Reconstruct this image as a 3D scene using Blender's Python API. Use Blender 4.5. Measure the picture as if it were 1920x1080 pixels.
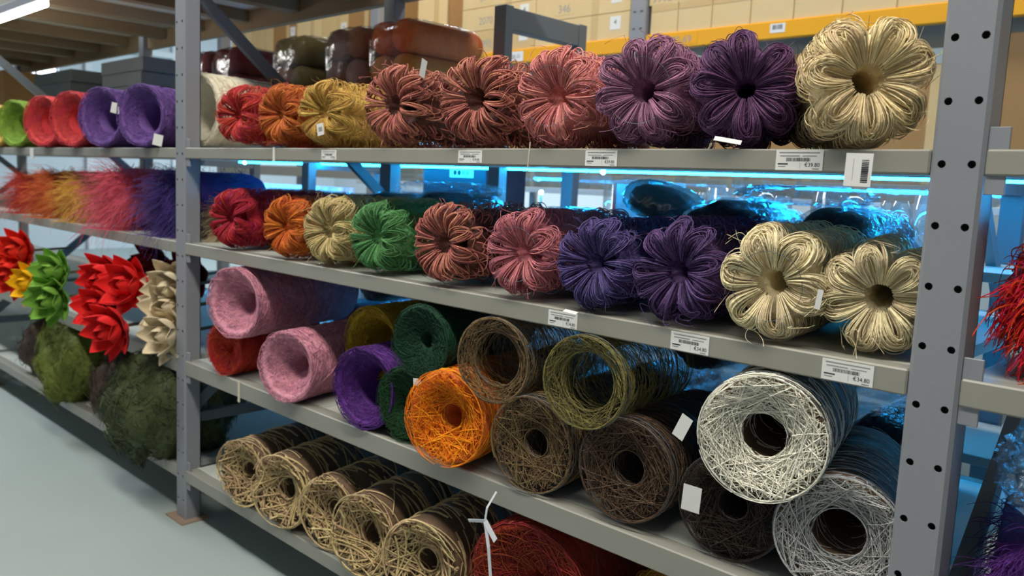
import bpy, math, random
import numpy as np
from mathutils import Matrix, Vector

for o in list(bpy.data.objects):
    bpy.data.objects.remove(o)
scene = bpy.context.scene
COL = scene.collection
PI = math.pi

# ---------------------------------------------------------------- camera
CAM_F = 1559.24                       # focal length in pixels of a 1920 px wide frame
yaw, pitch, roll = 0.7603, 0.1211, 0.0457
fw = Vector((-math.sin(yaw) * math.cos(pitch), math.cos(yaw) * math.cos(pitch), -math.sin(pitch)))
rt = Vector((math.cos(yaw), math.sin(yaw), 0.0))
up = rt.cross(fw)
r2 = rt * math.cos(roll) + up * math.sin(roll)
u2 = up * math.cos(roll) - rt * math.sin(roll)
cd = bpy.data.cameras.new('camera')
cam = bpy.data.objects.new('camera', cd)
COL.objects.link(cam)
M = Matrix.Identity(4)
for i in range(3):
    M[i][0], M[i][1], M[i][2] = r2[i], u2[i], -fw[i]
M[0][3], M[1][3], M[2][3] = 3.2123, -1.4644, 1.415
cam.matrix_world = M
cd.sensor_width = 36.0
cd.lens = 36.0 * CAM_F / 1920.0
cd.clip_start, cd.clip_end = 0.02, 100
cd.dof.use_dof = True
cd.dof.focus_distance = 1.75
cd.dof.aperture_fstop = 4.2
scene.camera = cam

# ---------------------------------------------------------------- world, lights, exposure
scene.view_settings.view_transform = 'Standard'
scene.view_settings.look = 'None'
scene.view_settings.gamma = 1.0
scene.view_settings.use_curve_mapping = False
scene.view_settings.exposure = 0.28
w = bpy.data.worlds.new('hall_daylight')
scene.world = w
w.use_nodes = True
bg = w.node_tree.nodes['Background']
bg.inputs['Color'].default_value = (0.90, 0.95, 1.0, 1)
bg.inputs['Strength'].default_value = 0.17


def area(name, loc, sx, sy, power, color, rot=(0, 0, 0)):
    l = bpy.data.lights.new(name, 'AREA')
    l.shape = 'RECTANGLE'
    l.size, l.size_y, l.energy, l.color = sx, sy, power, color
    o = bpy.data.objects.new(name, l)
    COL.objects.link(o)
    o.location, o.rotation_euler = loc, rot
    return o


# rows of ceiling lamps over the front aisle, the back aisle and the far hall
area('aisle_ceiling_lamp', (2.2, -1.25, 4.3), 4.0, 0.35, 150, (1.0, 0.95, 0.84))
area('aisle_ceiling_lamp', (-3.4, -1.25, 4.3), 4.0, 0.35, 130, (0.95, 0.98, 1.0))
area('back_aisle_ceiling_lamp', (0.0, 2.3, 4.6), 6.0, 0.4, 120, (1.0, 0.93, 0.80))
area('far_hall_ceiling_lamp', (-6.0, 6.0, 4.8), 6.0, 0.6, 420, (0.82, 0.94, 1.0))


# ---------------------------------------------------------------- helpers
def lin(c):
    return tuple(((v / 255) / 12.92 if v / 255 <= 0.04045 else ((v / 255 + 0.055) / 1.055) ** 2.4) for v in c)


def tag(o, label=None, cat=None, group=None, kind=None):
    if label:
        o['label'] = label
    if cat:
        o['category'] = cat
    if group:
        o['group'] = group
    if kind:
        o['kind'] = kind
    return o


def empty(name, loc=(0, 0, 0), rz=0.0, label=None, cat=None, group=None, rx=0.0):
    o = bpy.data.objects.new(name, None)
    COL.objects.link(o)
    o.location = loc
    o.rotation_euler = (rx, 0, rz)
    o.empty_display_size = 0.05
    return tag(o, label, cat, group)


def mesh_from(name, V, F, smooth=True):
    """V (n,3) array; F (m,k) array of equal sided faces, or list of mixed faces"""
    me = bpy.data.meshes.new(name)
    if isinstance(F, np.ndarray):
        n, m, k = len(V), len(F), F.shape[1]
        me.vertices.add(n)
        me.vertices.foreach_set('co', np.ascontiguousarray(V, dtype=np.float32).ravel())
        me.loops.add(m * k)
        me.loops.foreach_set('vertex_index', np.ascontiguousarray(F, dtype=np.int32).ravel())
        me.polygons.add(m)
        me.polygons.foreach_set('loop_start', np.arange(0, m * k, k, dtype=np.int32))
        me.polygons.foreach_set('loop_total', np.full(m, k, dtype=np.int32))
        me.polygons.foreach_set('use_smooth', np.full(m, smooth))
        me.update(calc_edges=True)
    else:
        me.from_pydata([tuple(v) for v in V], [], F)
        me.update()
        if smooth:
            me.polygons.foreach_set('use_smooth', np.full(len(me.polygons), True))
    return me


def link(name, me, mat, parent=None, loc=(0, 0, 0), rot=(0, 0, 0), scale=(1, 1, 1)):
    o = bpy.data.objects.new(name, me)
    COL.objects.link(o)
    if mat is not None:
        if not me.materials:
            me.materials.append(mat)
        else:
            o.material_slots[0].link = 'OBJECT'
            o.material_slots[0].material = mat
    o.parent = parent
    o.location, o.rotation_euler, o.scale = loc, rot, scale
    return o


class MB:
    """collects boxes, bars and lathe shapes into one mesh"""

    def __init__(self):
        self.v, self.f = [], []

    def add(self, v, f):
        n = len(self.v)
        self.v += [tuple(p) for p in v]
        self.f += [tuple(i + n for i in q) for q in f]
        return self

    def box(self, x0, x1, y0, y1, z0, z1, b=0.0):
        if b <= 0:
            v = [(x, y, z) for x in (x0, x1) for y in (y0, y1) for z in (z0, z1)]
            f = [(0, 1, 3, 2), (4, 6, 7, 5), (0, 4, 5, 1), (2, 3, 7, 6), (0, 2, 6, 4), (1, 5, 7, 3)]
            return self.add(v, f)
        # chamfered box
        cx, cy, cz = (x0 + x1) / 2, (y0 + y1) / 2, (z0 + z1) / 2
        hx, hy, hz = (x1 - x0) / 2, (y1 - y0) / 2, (z1 - z0) / 2
        v, idx = [], {}
        for sx in (-1, 1):
            for sy in (-1, 1):
                for sz in (-1, 1):
                    for a in range(3):
                        h = [hx - b, hy - b, hz - b]
                        h[a] += b
                        idx[(sx, sy, sz, a)] = len(v)
                        v.append((cx + sx * h[0], cy + sy * h[1], cz + sz * h[2]))
        f = []
        for s in (-1, 1):
            f.append([idx[(s, a, c, 0)] for a, c in ((-1, -1), (1, -1), (1, 1), (-1, 1))][::s])
            f.append([idx[(a, s, c, 1)] for a, c in ((-1, -1), (1, -1), (1, 1), (-1, 1))][::-s])
            f.append([idx[(a, c, s, 2)] for a, c in ((-1, -1), (1, -1), (1, 1), (-1, 1))][::s])
        for a in (-1, 1):
            for c in (-1, 1):
                f.append([idx[(a, c, -1, 0)], idx[(a, c, 1, 0)], idx[(a, c, 1, 1)], idx[(a, c, -1, 1)]])
                f.append([idx[(a, -1, c, 0)], idx[(a, 1, c, 0)], idx[(a, 1, c, 2)], idx[(a, -1, c, 2)]])
                f.append([idx[(-1, a, c, 1)], idx[(1, a, c, 1)], idx[(1, a, c, 2)], idx[(-1, a, c, 2)]])
                for e in (-1, 1):
                    f.append([idx[(a, c, e, 0)], idx[(a, c, e, 1)], idx[(a, c, e, 2)]])
        return self.add(v, f)

    def bar(self, p, q, wd, th, upv=(1, 0, 0)):
        p, q = Vector(p), Vector(q)
        d = (q - p).normalized()
        s = Vector(upv)
        s = (s - d * s.dot(d)).normalized()
        t = d.cross(s)
        v = [e + s * (a * wd / 2) + t * (c * th / 2) for e in (p, q) for a, c in ((-1, -1), (1, -1), (1, 1), (-1, 1))]
        return self.add(v, [(0, 1, 2, 3), (7, 6, 5, 4), (0, 4, 5, 1), (1, 5, 6, 2), (2, 6, 7, 3), (3, 7, 4, 0)])

    def lathe(self, prof, n=16, axis='z', closed=False):
        """prof: list of (radius, height); axis y or z"""
        v, f = [], []
        for r, h in prof:
            for i in range(n):
                a = 2 * PI * i / n
                if axis == 'z':
                    v.append((r * math.cos(a), r * math.sin(a), h))
                else:
                    v.append((r * math.cos(a), h, r * math.sin(a)))
        m = len(prof)
        for j in range(m if closed else m - 1):
            k = (j + 1) % m
            for i in range(n):
                i2 = (i + 1) % n
                q = (j * n + i, j * n + i2, k * n + i2, k * n + i)
                f.append(q if axis == 'z' else q[::-1])
        return self.add(v, f)

    def build(self, name, mat, parent=None, smooth=False, **kw):
        return link(name, mesh_from(name, self.v, self.f, smooth), mat, parent, **kw)

    def mesh(self, name, smooth=False):
        return mesh_from(name, self.v, self.f, smooth)


# ---------------------------------------------------------------- materials
def mat_new(name):
    m = bpy.data.materials.new(name)
    m.use_nodes = True
    nt = m.node_tree
    return m, nt, nt.nodes['Principled BSDF'], nt.links


def fiber(name, rgb, var=0.35, rough=0.6, hue=0.02, trans=0.0):
    m, nt, b, L = mat_new(name)
    g = nt.nodes.new('ShaderNodeNewGeometry')
    n = nt.nodes.new('ShaderNodeTexNoise')
    n.inputs['Scale'].default_value = 60
    n.inputs['Detail'].default_value = 3
    tc = nt.nodes.new('ShaderNodeTexCoord')
    L.new(tc.outputs['Object'], n.inputs['Vector'])
    mr = nt.nodes.new('ShaderNodeMapRange')
    mr.inputs['To Min'].default_value = 1 - var
    mr.inputs['To Max'].default_value = 1 + var
    ad = nt.nodes.new('ShaderNodeMath')
    ad.operation = 'MULTIPLY_ADD'
    ad.inputs[1].default_value = 0.6
    L.new(n.outputs['Fac'], ad.inputs[2])
    L.new(g.outputs['Random Per Island'], ad.inputs[0])
    sb = nt.nodes.new('ShaderNodeMath')
    sb.operation = 'SUBTRACT'
    sb.inputs[1].default_value = 0.3
    L.new(ad.outputs[0], sb.inputs[0])
    L.new(sb.outputs[0], mr.inputs['Value'])
    mh = nt.nodes.new('ShaderNodeMapRange')
    mh.inputs['To Min'].default_value = 0.5 - hue
    mh.inputs['To Max'].default_value = 0.5 + hue
    L.new(g.outputs['Random Per Island'], mh.inputs['Value'])
    h = nt.nodes.new('ShaderNodeHueSaturation')
    h.inputs['Color'].default_value = (*lin(rgb), 1)
    L.new(mr.outputs['Result'], h.inputs['Value'])
    L.new(mh.outputs['Result'], h.inputs['Hue'])
    L.new(h.outputs['Color'], b.inputs['Base Color'])
    n2 = nt.nodes.new('ShaderNodeTexNoise')
    n2.inputs['Scale'].default_value = 140
    n2.inputs['Detail'].default_value = 4
    L.new(tc.outputs['Object'], n2.inputs['Vector'])
    bp = nt.nodes.new('ShaderNodeBump')
    bp.inputs['Strength'].default_value = 0.8
    bp.inputs['Distance'].default_value = 0.004
    L.new(n2.outputs['Fac'], bp.inputs['Height'])
    L.new(bp.outputs['Normal'], b.inputs['Normal'])
    b.inputs['Roughness'].default_value = rough
    b.inputs['Specular IOR Level'].default_value = 0.35
    return m


def plain(name, rgb, rough=0.5, metal=0.0, spec=0.5, noise=0.0, scale=8.0, bump=0.0, bscale=200.0):
    m, nt, b, L = mat_new(name)
    b.inputs['Base Color'].default_value = (*lin(rgb), 1)
    b.inputs['Roughness'].default_value = rough
    b.inputs['Metallic'].default_value = metal
    b.inputs['Specular IOR Level'].default_value = spec
    tc = nt.nodes.new('ShaderNodeTexCoord')
    if noise:
        n = nt.nodes.new('ShaderNodeTexNoise')
        n.inputs['Scale'].default_value = scale
        n.inputs['Detail'].default_value = 6
        L.new(tc.outputs['Object'], n.inputs['Vector'])
        mr = nt.nodes.new('ShaderNodeMapRange')
        mr.inputs['To Min'].default_value = 1 - noise
        mr.inputs['To Max'].default_value = 1 + noise
        L.new(n.outputs['Fac'], mr.inputs['Value'])
        h = nt.nodes.new('ShaderNodeHueSaturation')
        h.inputs['Color'].default_value = (*lin(rgb), 1)
        L.new(mr.outputs['Result'], h.inputs['Value'])
        L.new(h.outputs['Color'], b.inputs['Base Color'])
    if bump:
        n2 = nt.nodes.new('ShaderNodeTexNoise')
        n2.inputs['Scale'].default_value = bscale
        L.new(tc.outputs['Object'], n2.inputs['Vector'])
        bp = nt.nodes.new('ShaderNodeBump')
        bp.inputs['Strength'].default_value = bump
        bp.inputs['Distance'].default_value = 0.002
        L.new(n2.outputs['Fac'], bp.inputs['Height'])
        L.new(bp.outputs['Normal'], b.inputs['Normal'])
    return m


def emit(name, rgb, strength):
    m = bpy.data.materials.new(name)
    m.use_nodes = True
    nt = m.node_tree
    nt.nodes.clear()
    e = nt.nodes.new('ShaderNodeEmission')
    e.inputs['Color'].default_value = (*rgb, 1)
    e.inputs['Strength'].default_value = strength
    o = nt.nodes.new('ShaderNodeOutputMaterial')
    nt.links.new(e.outputs[0], o.inputs[0])
    return m


def clear(name, tint=(0.9, 0.95, 1.0), gloss=0.18, rough=0.06, crinkle=0.0, cscale=14.0, diffuse=0.0):
    """thin clear plastic or glass: transparent with glossy reflection, and a little milky scatter"""
    m = bpy.data.materials.new(name)
    m.use_nodes = True
    nt = m.node_tree
    nt.nodes.clear()
    L = nt.links
    t = nt.nodes.new('ShaderNodeBsdfTransparent')
    t.inputs['Color'].default_value = (*tint, 1)
    g = nt.nodes.new('ShaderNodeBsdfGlossy')
    g.inputs['Roughness'].default_value = rough
    fr = nt.nodes.new('ShaderNodeLayerWeight')
    fr.inputs['Blend'].default_value = 0.25
    mr = nt.nodes.new('ShaderNodeMapRange')
    mr.inputs['To Min'].default_value = gloss
    mr.inputs['To Max'].default_value = min(1.0, gloss + 0.5)
    L.new(fr.outputs['Facing'], mr.inputs['Value'])
    mx = nt.nodes.new('ShaderNodeMixShader')
    L.new(mr.outputs['Result'], mx.inputs['Fac'])
    L.new(t.outputs[0], mx.inputs[1])
    L.new(g.outputs[0], mx.inputs[2])
    out = nt.nodes.new('ShaderNodeOutputMaterial')
    last = mx
    if diffuse:
        d = nt.nodes.new('ShaderNodeBsdfDiffuse')
        d.inputs['Color'].default_value = (0.85, 0.9, 0.95, 1)
        tr = nt.nodes.new('ShaderNodeBsdfTranslucent')
        tr.inputs['Color'].default_value = (0.85, 0.9, 0.95, 1)
        a = nt.nodes.new('ShaderNodeMixShader')
        a.inputs['Fac'].default_value = 0.5
        L.new(d.outputs[0], a.inputs[1])
        L.new(tr.outputs[0], a.inputs[2])
        m2 = nt.nodes.new('ShaderNodeMixShader')
        m2.inputs['Fac'].default_value = diffuse
        L.new(mx.outputs[0], m2.inputs[1])
        L.new(a.outputs[0], m2.inputs[2])
        last = m2
    if crinkle:
        tc = nt.nodes.new('ShaderNodeTexCoord')
        n = nt.nodes.new('ShaderNodeTexNoise')
        n.inputs['Scale'].default_value = cscale
        n.inputs['Detail'].default_value = 4
        n.inputs['Distortion'].default_value = 1.5
        L.new(tc.outputs['Object'], n.inputs['Vector'])
        bp = nt.nodes.new('ShaderNodeBump')
        bp.inputs['Strength'].default_value = crinkle
        bp.inputs['Distance'].default_value = 0.02
        L.new(n.outputs['Fac'], bp.inputs['Height'])
        L.new(bp.outputs['Normal'], g.inputs['Normal'])
        L.new(bp.outputs['Normal'], fr.inputs['Normal'])
    L.new(last.outputs[0], out.inputs[0])
    return m


STEEL = plain('grey_painted_steel', (136, 139, 146), 0.42, 0.0, 0.5, 0.07, 3.0, 0.12, 500)
STEEL_D = plain('dark_grey_steel', (108, 117, 124), 0.45, 0.0, 0.5, 0.06, 4.0)
BEAM = plain('beam_grey_paint', (146, 145, 136), 0.4, 0.0, 0.5, 0.07, 5.0)
PANEL = plain('shelf_panel_grey', (190, 194, 186), 0.5, 0.0, 0.4, 0.08, 7.0)
CHIP = plain('deck_board_grey', (196, 190, 178), 0.8, 0.0, 0.2, 0.06, 5.0)
JOIST = plain('deck_joist_brown', (138, 118, 92), 0.7, 0.0, 0.2, 0.12, 6.0)
FLOOR = plain('concrete_floor', (158, 170, 168), 0.45, 0.0, 0.4, 0.10, 1.4, 0.1, 60)
WALLM = plain('hall_wall_white', (205, 215, 222), 0.8, 0.0, 0.2, 0.03, 2.0)
CEILM = plain('hall_ceiling', (170, 178, 186), 0.8, 0.0, 0.2, 0.03, 2.0)
YELLOW = plain('yellow_beam_paint', (235, 165, 15), 0.45, 0.0, 0.4, 0.05, 5.0)
CARD = plain('cardboard', (205, 178, 130), 0.8, 0.0, 0.2, 0.06, 9.0)
CARD2 = plain('cardboard_pale', (216, 192, 146), 0.8, 0.0, 0.2, 0.06, 9.0)
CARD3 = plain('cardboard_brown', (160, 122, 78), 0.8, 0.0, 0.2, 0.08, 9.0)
TAPE = plain('packing_tape', (206, 178, 128), 0.15, 0.0, 0.6)
PAPER = plain('white_paper', (226, 226, 224), 0.6, 0.0, 0.3)
INK = plain('dark_ink', (55, 55, 62), 0.7, 0.0, 0.2)
INKP = plain('pale_ink', (150, 150, 152), 0.7, 0.0, 0.2)
REDINK = plain('red_ink', (190, 60, 50), 0.7, 0.0, 0.2)
WIRE = plain('blue_grey_wire', (96, 108, 122), 0.4, 0.4, 0.5)
STRING = plain('pale_string', (205, 200, 180), 0.7, 0.0, 0.2)
RIBBON = plain('white_ribbon', (215, 218, 226), 0.35, 0.0, 0.5)
LED = emit('blue_led', (0.005, 0.40, 1.0), 75.0)
LED_DIM = emit('dim_blue_led', (0.006, 0.40, 1.0), 22.0)
LED_LOW = emit('faint_blue_led', (0.006, 0.40, 1.0), 7.0)
LEDSPOT = emit('blue_led_spot', (0.05, 0.55, 1.0), 150.0)
BEAM_GLOW = emit('lit_beam_glow', (1.0, 0.98, 0.92), 22.0)  # brightness of the lit deck beam given as glow
WINDOWLIGHT = emit('daylight_window', (0.85, 0.94, 1.0), 4.5)
GLASS = clear('clear_glass', (0.93, 0.97, 0.98), 0.12, 0.03, 0.0, 14, 0.04)
FROST = clear('frosted_plastic', (0.9, 0.95, 0.97), 0.10, 0.2, 0.0, 14, 0.6)
FILM = clear('crinkled_clear_film', (0.93, 0.95, 0.97), 0.05, 0.10, 0.8, 18, 0.0)
FILM_S = clear('taut_clear_film', (0.97, 0.98, 0.98), 0.02, 0.12, 0.35, 9, 0.0)

# ---------------------------------------------------------------- the hall
tag(MB().box(-14, 9, -6, 9.2, -0.1, 0).build('floor', FLOOR), kind='structure')
tag(MB().box(-14, 9, -6, 9.2, 5.2, 5.3).build('ceiling', CEILM), kind='structure')
tag(MB().box(-14, 9, 9.0, 9.2, 0, 5.2).build('wall_back', WALLM), kind='structure')
wl = MB()
wl.box(-12.4, -12.2, -6, 2.85, 0, 5.2).box(-12.4, -12.2, 3.5, 9.0, 0, 5.2)
wl.box(-12.4, -12.2, 2.85, 3.5, 0, 2.6).box(-12.4, -12.2, 2.85, 3.5, 3.3, 5.2)
tag(wl.build('wall_left', WALLM), kind='structure')
wn = tag(empty('window_1', (-12.3, 3.18, 2.6)), kind='structure')
MB().box(-0.005, 0.005, -0.32, 0.32, 0.02, 0.68).build('pane', WINDOWLIGHT, wn)
MB().box(-0.03, 0.03, -0.015, 0.015, 0.0, 0.7).box(-0.03, 0.03, -0.325, -0.30, 0, 0.7).box(-0.03, 0.03, 0.30, 0.325, 0, 0.7) \
    .build('window_frame', STEEL, wn)
tr = MB()
tr.box(-12.2, -12.1, -6, 9.0, 3.45, 3.55).box(-12.2, -12.12, 3.9, 4.0, 0, 5.2).box(-12.2, -12.12, 5.4, 5.5, 0, 5.2)
tag(tr.build('trim_1', plain('wall_rail_white', (215, 222, 228), 0.6)), kind='structure')

# ---------------------------------------------------------------- the storage rack
BAY = 2.79
ZA, ZB, ZC, ZD = 1.507, 1.139, 0.668, 0.215
BH = {'a': 0.041, 'b': 0.046, 'c': 0.06, 'd': 0.05}
rack = empty('storage_rack', (0, 0, 0), 0, 'grey steel storage rack with perforated uprights and four shelves of craft rolls', 'rack')


def upright_mesh(h):
    """cold rolled C post, front face at y=0 with two columns of real round holes"""
    W, D, ch, th = 0.080, 0.066, 0.006, 0.003
    m = MB()
    hw = W / 2 - ch
    cols = (-0.0223, 0.0223)
    s, r, n = 0.010, 0.0064, 16
    k = 0
    zs = [0.079 + 0.1 * i for i in range(int((h - 0.09) / 0.1) + 1)]
    xs = [-hw, cols[0] - s, cols[0] + s, cols[1] - s, cols[1] + s, hw]

    def quad(x0, x1, z0, z1):
        m.add([(x0, 0, z0), (x1, 0, z0), (x1, 0, z1), (x0, 0, z1)], [(0, 1, 2, 3)])
    zp = 0.0
    for z in zs:
        quad(-hw, hw, zp, z - s)
        quad(xs[0], xs[1], z - s, z + s)
        quad(xs[2], xs[3], z - s, z + s)
        quad(xs[4], xs[5], z - s, z + s)
        for c in cols:
            v, f = [], []
            for i in range(n):
                a = 2 * PI * i / n
                ca, sa = math.cos(a), math.sin(a)
                q = s / max(abs(ca), abs(sa))
                v += [(c + q * ca, 0, z + q * sa), (c + r * ca, 0, z + r * sa), (c + r * ca, th, z + r * sa)]
            for i in range(n):
                j = (i + 1) % n
                f += [(3 * i, 3 * j, 3 * j + 1, 3 * i + 1), (3 * i + 1, 3 * j + 1, 3 * j + 2, 3 * i + 2)]
            m.add(v, f)
        zp = z + s
    quad(-hw, hw, zp, h)
    for sg in (-1, 1):
        m.add([(sg * hw, 0, 0), (sg * W / 2, ch, 0), (sg * W / 2, ch, h), (sg * hw, 0, h)], [(0, 1, 2, 3)])
        m.add([(sg * W / 2, ch, 0), (sg * W / 2, D, 0), (sg * W / 2, D, h), (sg * W / 2, ch, h)], [(0, 1, 2, 3)])
        m.add([(sg * (W / 2 - th), ch, 0), (sg * (W / 2 - th), D, 0), (sg * (W / 2 - th), D, h), (sg * (W / 2 - th), ch, h)], [(0, 1, 2, 3)])
        m.box(min(sg * W / 2, 0.0), max(sg * W / 2, 0.0), D - th, D, 0, h)
    return m.mesh('upright')


UP = upright_mesh(3.0)
POSTS = (-2 * BAY, -BAY, 0.0, BAY, 2 * BAY)
for X in POSTS:
    link('upright', UP, STEEL, rack, (X, 0, 0.004))
    link('upright', UP, STEEL, rack, (X, 1.066, 0.004), (0, 0, PI))
    for y in (0.03, 1.036):
        fp = MB().box(X - 0.075, X + 0.075, y - 0.06, y + 0.06, 0, 0.006)
        fp.build('foot_plate', plain('worn_foot_plate', (150, 128, 110), 0.6) if X == -2 * BAY and y < 0.5 else bpy.data.materials['worn_foot_plate'], rack)
    # lattice of the end frame: one diagonal every 0.78 m and horizontal struts
    for z0, z1 in ((2.13, 1.31), (1.31, 0.45)):
        if z0 > 2:
            MB().bar((X, 0.035, z0), (X, 1.03, z1), 0.028, 0.045).build('diagonal_brace', STEEL_D, rack)
        else:
            MB().bar((X, 0.035, z1), (X, 1.03, z0), 0.028, 0.045).build('diagonal_brace', STEEL_D, rack)
    for z in (2.55, 0.42):
        MB().bar((X, 0.066, z), (X, 1.0, z), 0.028, 0.04).build('cross_strut', STEEL_D, rack)

front_beams = {}
for bi, X0 in enumerate((-BAY, 0.0, BAY, -2 * BAY)):
    x0, x1 = X0 + 0.041, X0 + BAY - 0.041
    for lv, z in (('a', ZA), ('b', ZB), ('c', ZC), ('d', ZD)):
        h = BH[lv]
        front_beams[(bi, lv)] = MB().box(x0, x1, 0.002, 0.050, z - h, z, 0.003).build('shelf_beam', BEAM, rack)
        MB().box(x0, x1, 1.03, 1.07, z - (0.014 if lv == 'a' else h), z, 0.003).build('shelf_beam', BEAM, rack)
        for k in range(3):
            a = x0 + (x1 - x0) * k / 3
            c = x0 + (x1 - x0) * (k + 1) / 3
            MB().box(a + 0.001, c - 0.001, 0.0505, 1.0295, z - (0.012 if lv == 'a' else 0.026), z - 0.0005).build('shelf_panel', PANEL, rack)
        for xb, sg in ((X0 + 0.041, 1),):
            lo, hi = sorted((xb, xb + sg * 0.030))
            br = MB().box(lo, hi, 0.006, 0.012, z - h - 0.03, z + 0.035, 0.001)
            br.build('beam_bracket', STEEL, rack)
    # upper deck on wooden joists
    zt = 2.245
    for y in (0.0, 1.045):
        MB().box(x0, x1, y - 0.02, y + 0.025, zt, zt + 0.11, 0.003).build('deck_beam', JOIST if y > 0.5 else BEAM, rack)
    for k in range(5):
        xa = x0 + (x1 - x0) * (k + 0.5) / 5
        MB().box(xa - 0.045, xa + 0.045, 0.026, 1.024, zt + 0.045, zt + 0.109).build('deck_joist', JOIST, rack)
    for k in range(3):
        a = x0 + (x1 - x0) * k / 3
        c = x0 + (x1 - x0) * (k + 1) / 3
        MB().box(a + 0.001, c - 0.001, -0.02, 1.07, zt + 0.1105, zt + 0.13).build('deck_board', CHIP, rack)


def text_mesh(s, size):
    cu = bpy.data.curves.new('lettering', 'FONT')
    cu.body = s
    cu.size = size
    cu.extrude = 0.0
    o = bpy.data.objects.new('lettering', cu)
    COL.objects.link(o)
    bpy.context.view_layer.update()
    me = o.to_mesh()
    v = [tuple(p.co) for p in me.vertices]
    f = [tuple(p.vertices) for p in me.polygons]
    o.to_mesh_clear()
    bpy.data.objects.remove(o)
    bpy.data.curves.remove(cu)
    return v, f


def printed(name, wd, ht, th, marks, parent, loc, rot=(0, 0, 0), paper=None):
    """a thin sheet in the XZ plane facing -Y with flat printed marks (material slots: paper, dark, pale, red)"""
    m = MB().box(-wd / 2, wd / 2, 0, th, -ht / 2, ht / 2)
    mats = [0] * len(m.f)
    for mk in marks:
        if mk[0] == 'bar':
            _, x, z, a, b, mi = mk
            m.add([(x - a / 2, -0.0003, z - b / 2), (x + a / 2, -0.0003, z - b / 2), (x + a / 2, -0.0003, z + b / 2), (x - a / 2, -0.0003, z + b / 2)], [(0, 1, 2, 3)])
            mats += [mi]
        else:
            _, s, x, z, size, mi = mk
            v, f = text_mesh(s, size)
            m.add([(x + p[0], -0.0003, z + p[1]) for p in v], f)
            mats += [mi] * len(f)
    me = m.mesh(name)
    for mm in (paper or PAPER, INK, INKP, REDINK):
        me.materials.append(mm)
    me.polygons.foreach_set('material_index', mats)
    o = bpy.data.objects.new(name, me)
    COL.objects.link(o)
    o.parent = parent
    o.location, o.rotation_euler = loc, rot
    return o


def barcode(x, z, wd, ht, n, seed, vertical=False):
    rnd = random.Random(seed)
    out = []
    for i in range(n):
        t = (i + 0.5) / n - 0.5
        b = wd / n * rnd.uniform(0.35, 0.8)
        if vertical:
            out.append(('bar', x, z + t * ht, wd, ht / n * rnd.uniform(0.3, 0.85), 1))
        else:
            out.append(('bar', x + t * wd, z, b, ht, 1))
    return out


def shelf_label(beam, x, z, wd, ht, price, seed):
    mk = [('bar', 0, ht * 0.36, wd * 0.86, ht * 0.05, 2), ('bar', -wd * 0.2, ht * 0.20, wd * 0.42, ht * 0.05, 2), ('bar', wd * 0.22, ht * 0.2, wd * 0.3, ht * 0.04, 2),
          ('bar', -wd * 0.34, -ht * 0.2, wd * 0.22, ht * 0.06, 1), ('bar', -wd * 0.36, -ht * 0.32, wd * 0.16, ht * 0.04, 2), ('bar', wd * 0.03, -ht * 0.27, wd * 0.006, ht * 0.3, 2)]
    mk += barcode(-wd * 0.02, ht * 0.02, wd * 0.52, ht * 0.17, 22, seed)
    mk += [('txt', price, wd * 0.12, -ht * 0.32, ht * 0.27, 1), ('bar', wd * 0.36, -ht * 0.42, wd * 0.14, ht * 0.05, 2)]
    printed('price_label', wd, ht, 0.0008, mk, beam, (x, 0.0009, z))


shelf_label(front_beams[(1, 'a')], 1.65, 1.486, 0.088, 0.032, '€39.80', 1)
shelf_label(front_beams[(1, 'a')], 2.07, 1.486, 0.088, 0.034, '€39.80', 2)
shelf_label(front_beams[(1, 'a')], 2.525, 1.487, 0.090, 0.037, '€39.80', 3)
shelf_label(front_beams[(1, 'a')], 1.02, 1.486, 0.080, 0.030, '€39.80', 4)
shelf_label(front_beams[(1, 'b')], 1.985, 1.115, 0.088, 0.036, '€34.80', 5)
shelf_label(front_beams[(1, 'b')], 2.325, 1.115, 0.090, 0.038, '€34.80', 6)
shelf_label(front_beams[(1, 'b')], 2.648, 1.115, 0.092, 0.038, '€34.80', 7)
# clips along the beams
for x in (0.70,):
    MB().box(x - 0.006, x + 0.006, -0.0005, 0.0015, ZA - 0.045, ZA + 0.002).build('label_clip', PAPER, front_beams[(1, 'a')])
MB().box(0.47, 0.483, -0.0015, 0.0015, ZC - 0.075, ZC + 0.003).build('label_clip', STRING, front_beams[(1, 'c')])
MB().box(-1.80, -1.74, -0.0015, 0.0015, ZA - 0.06, ZA - 0.004).build('label_clip', PAPER, front_beams[(0, 'a')])

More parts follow.
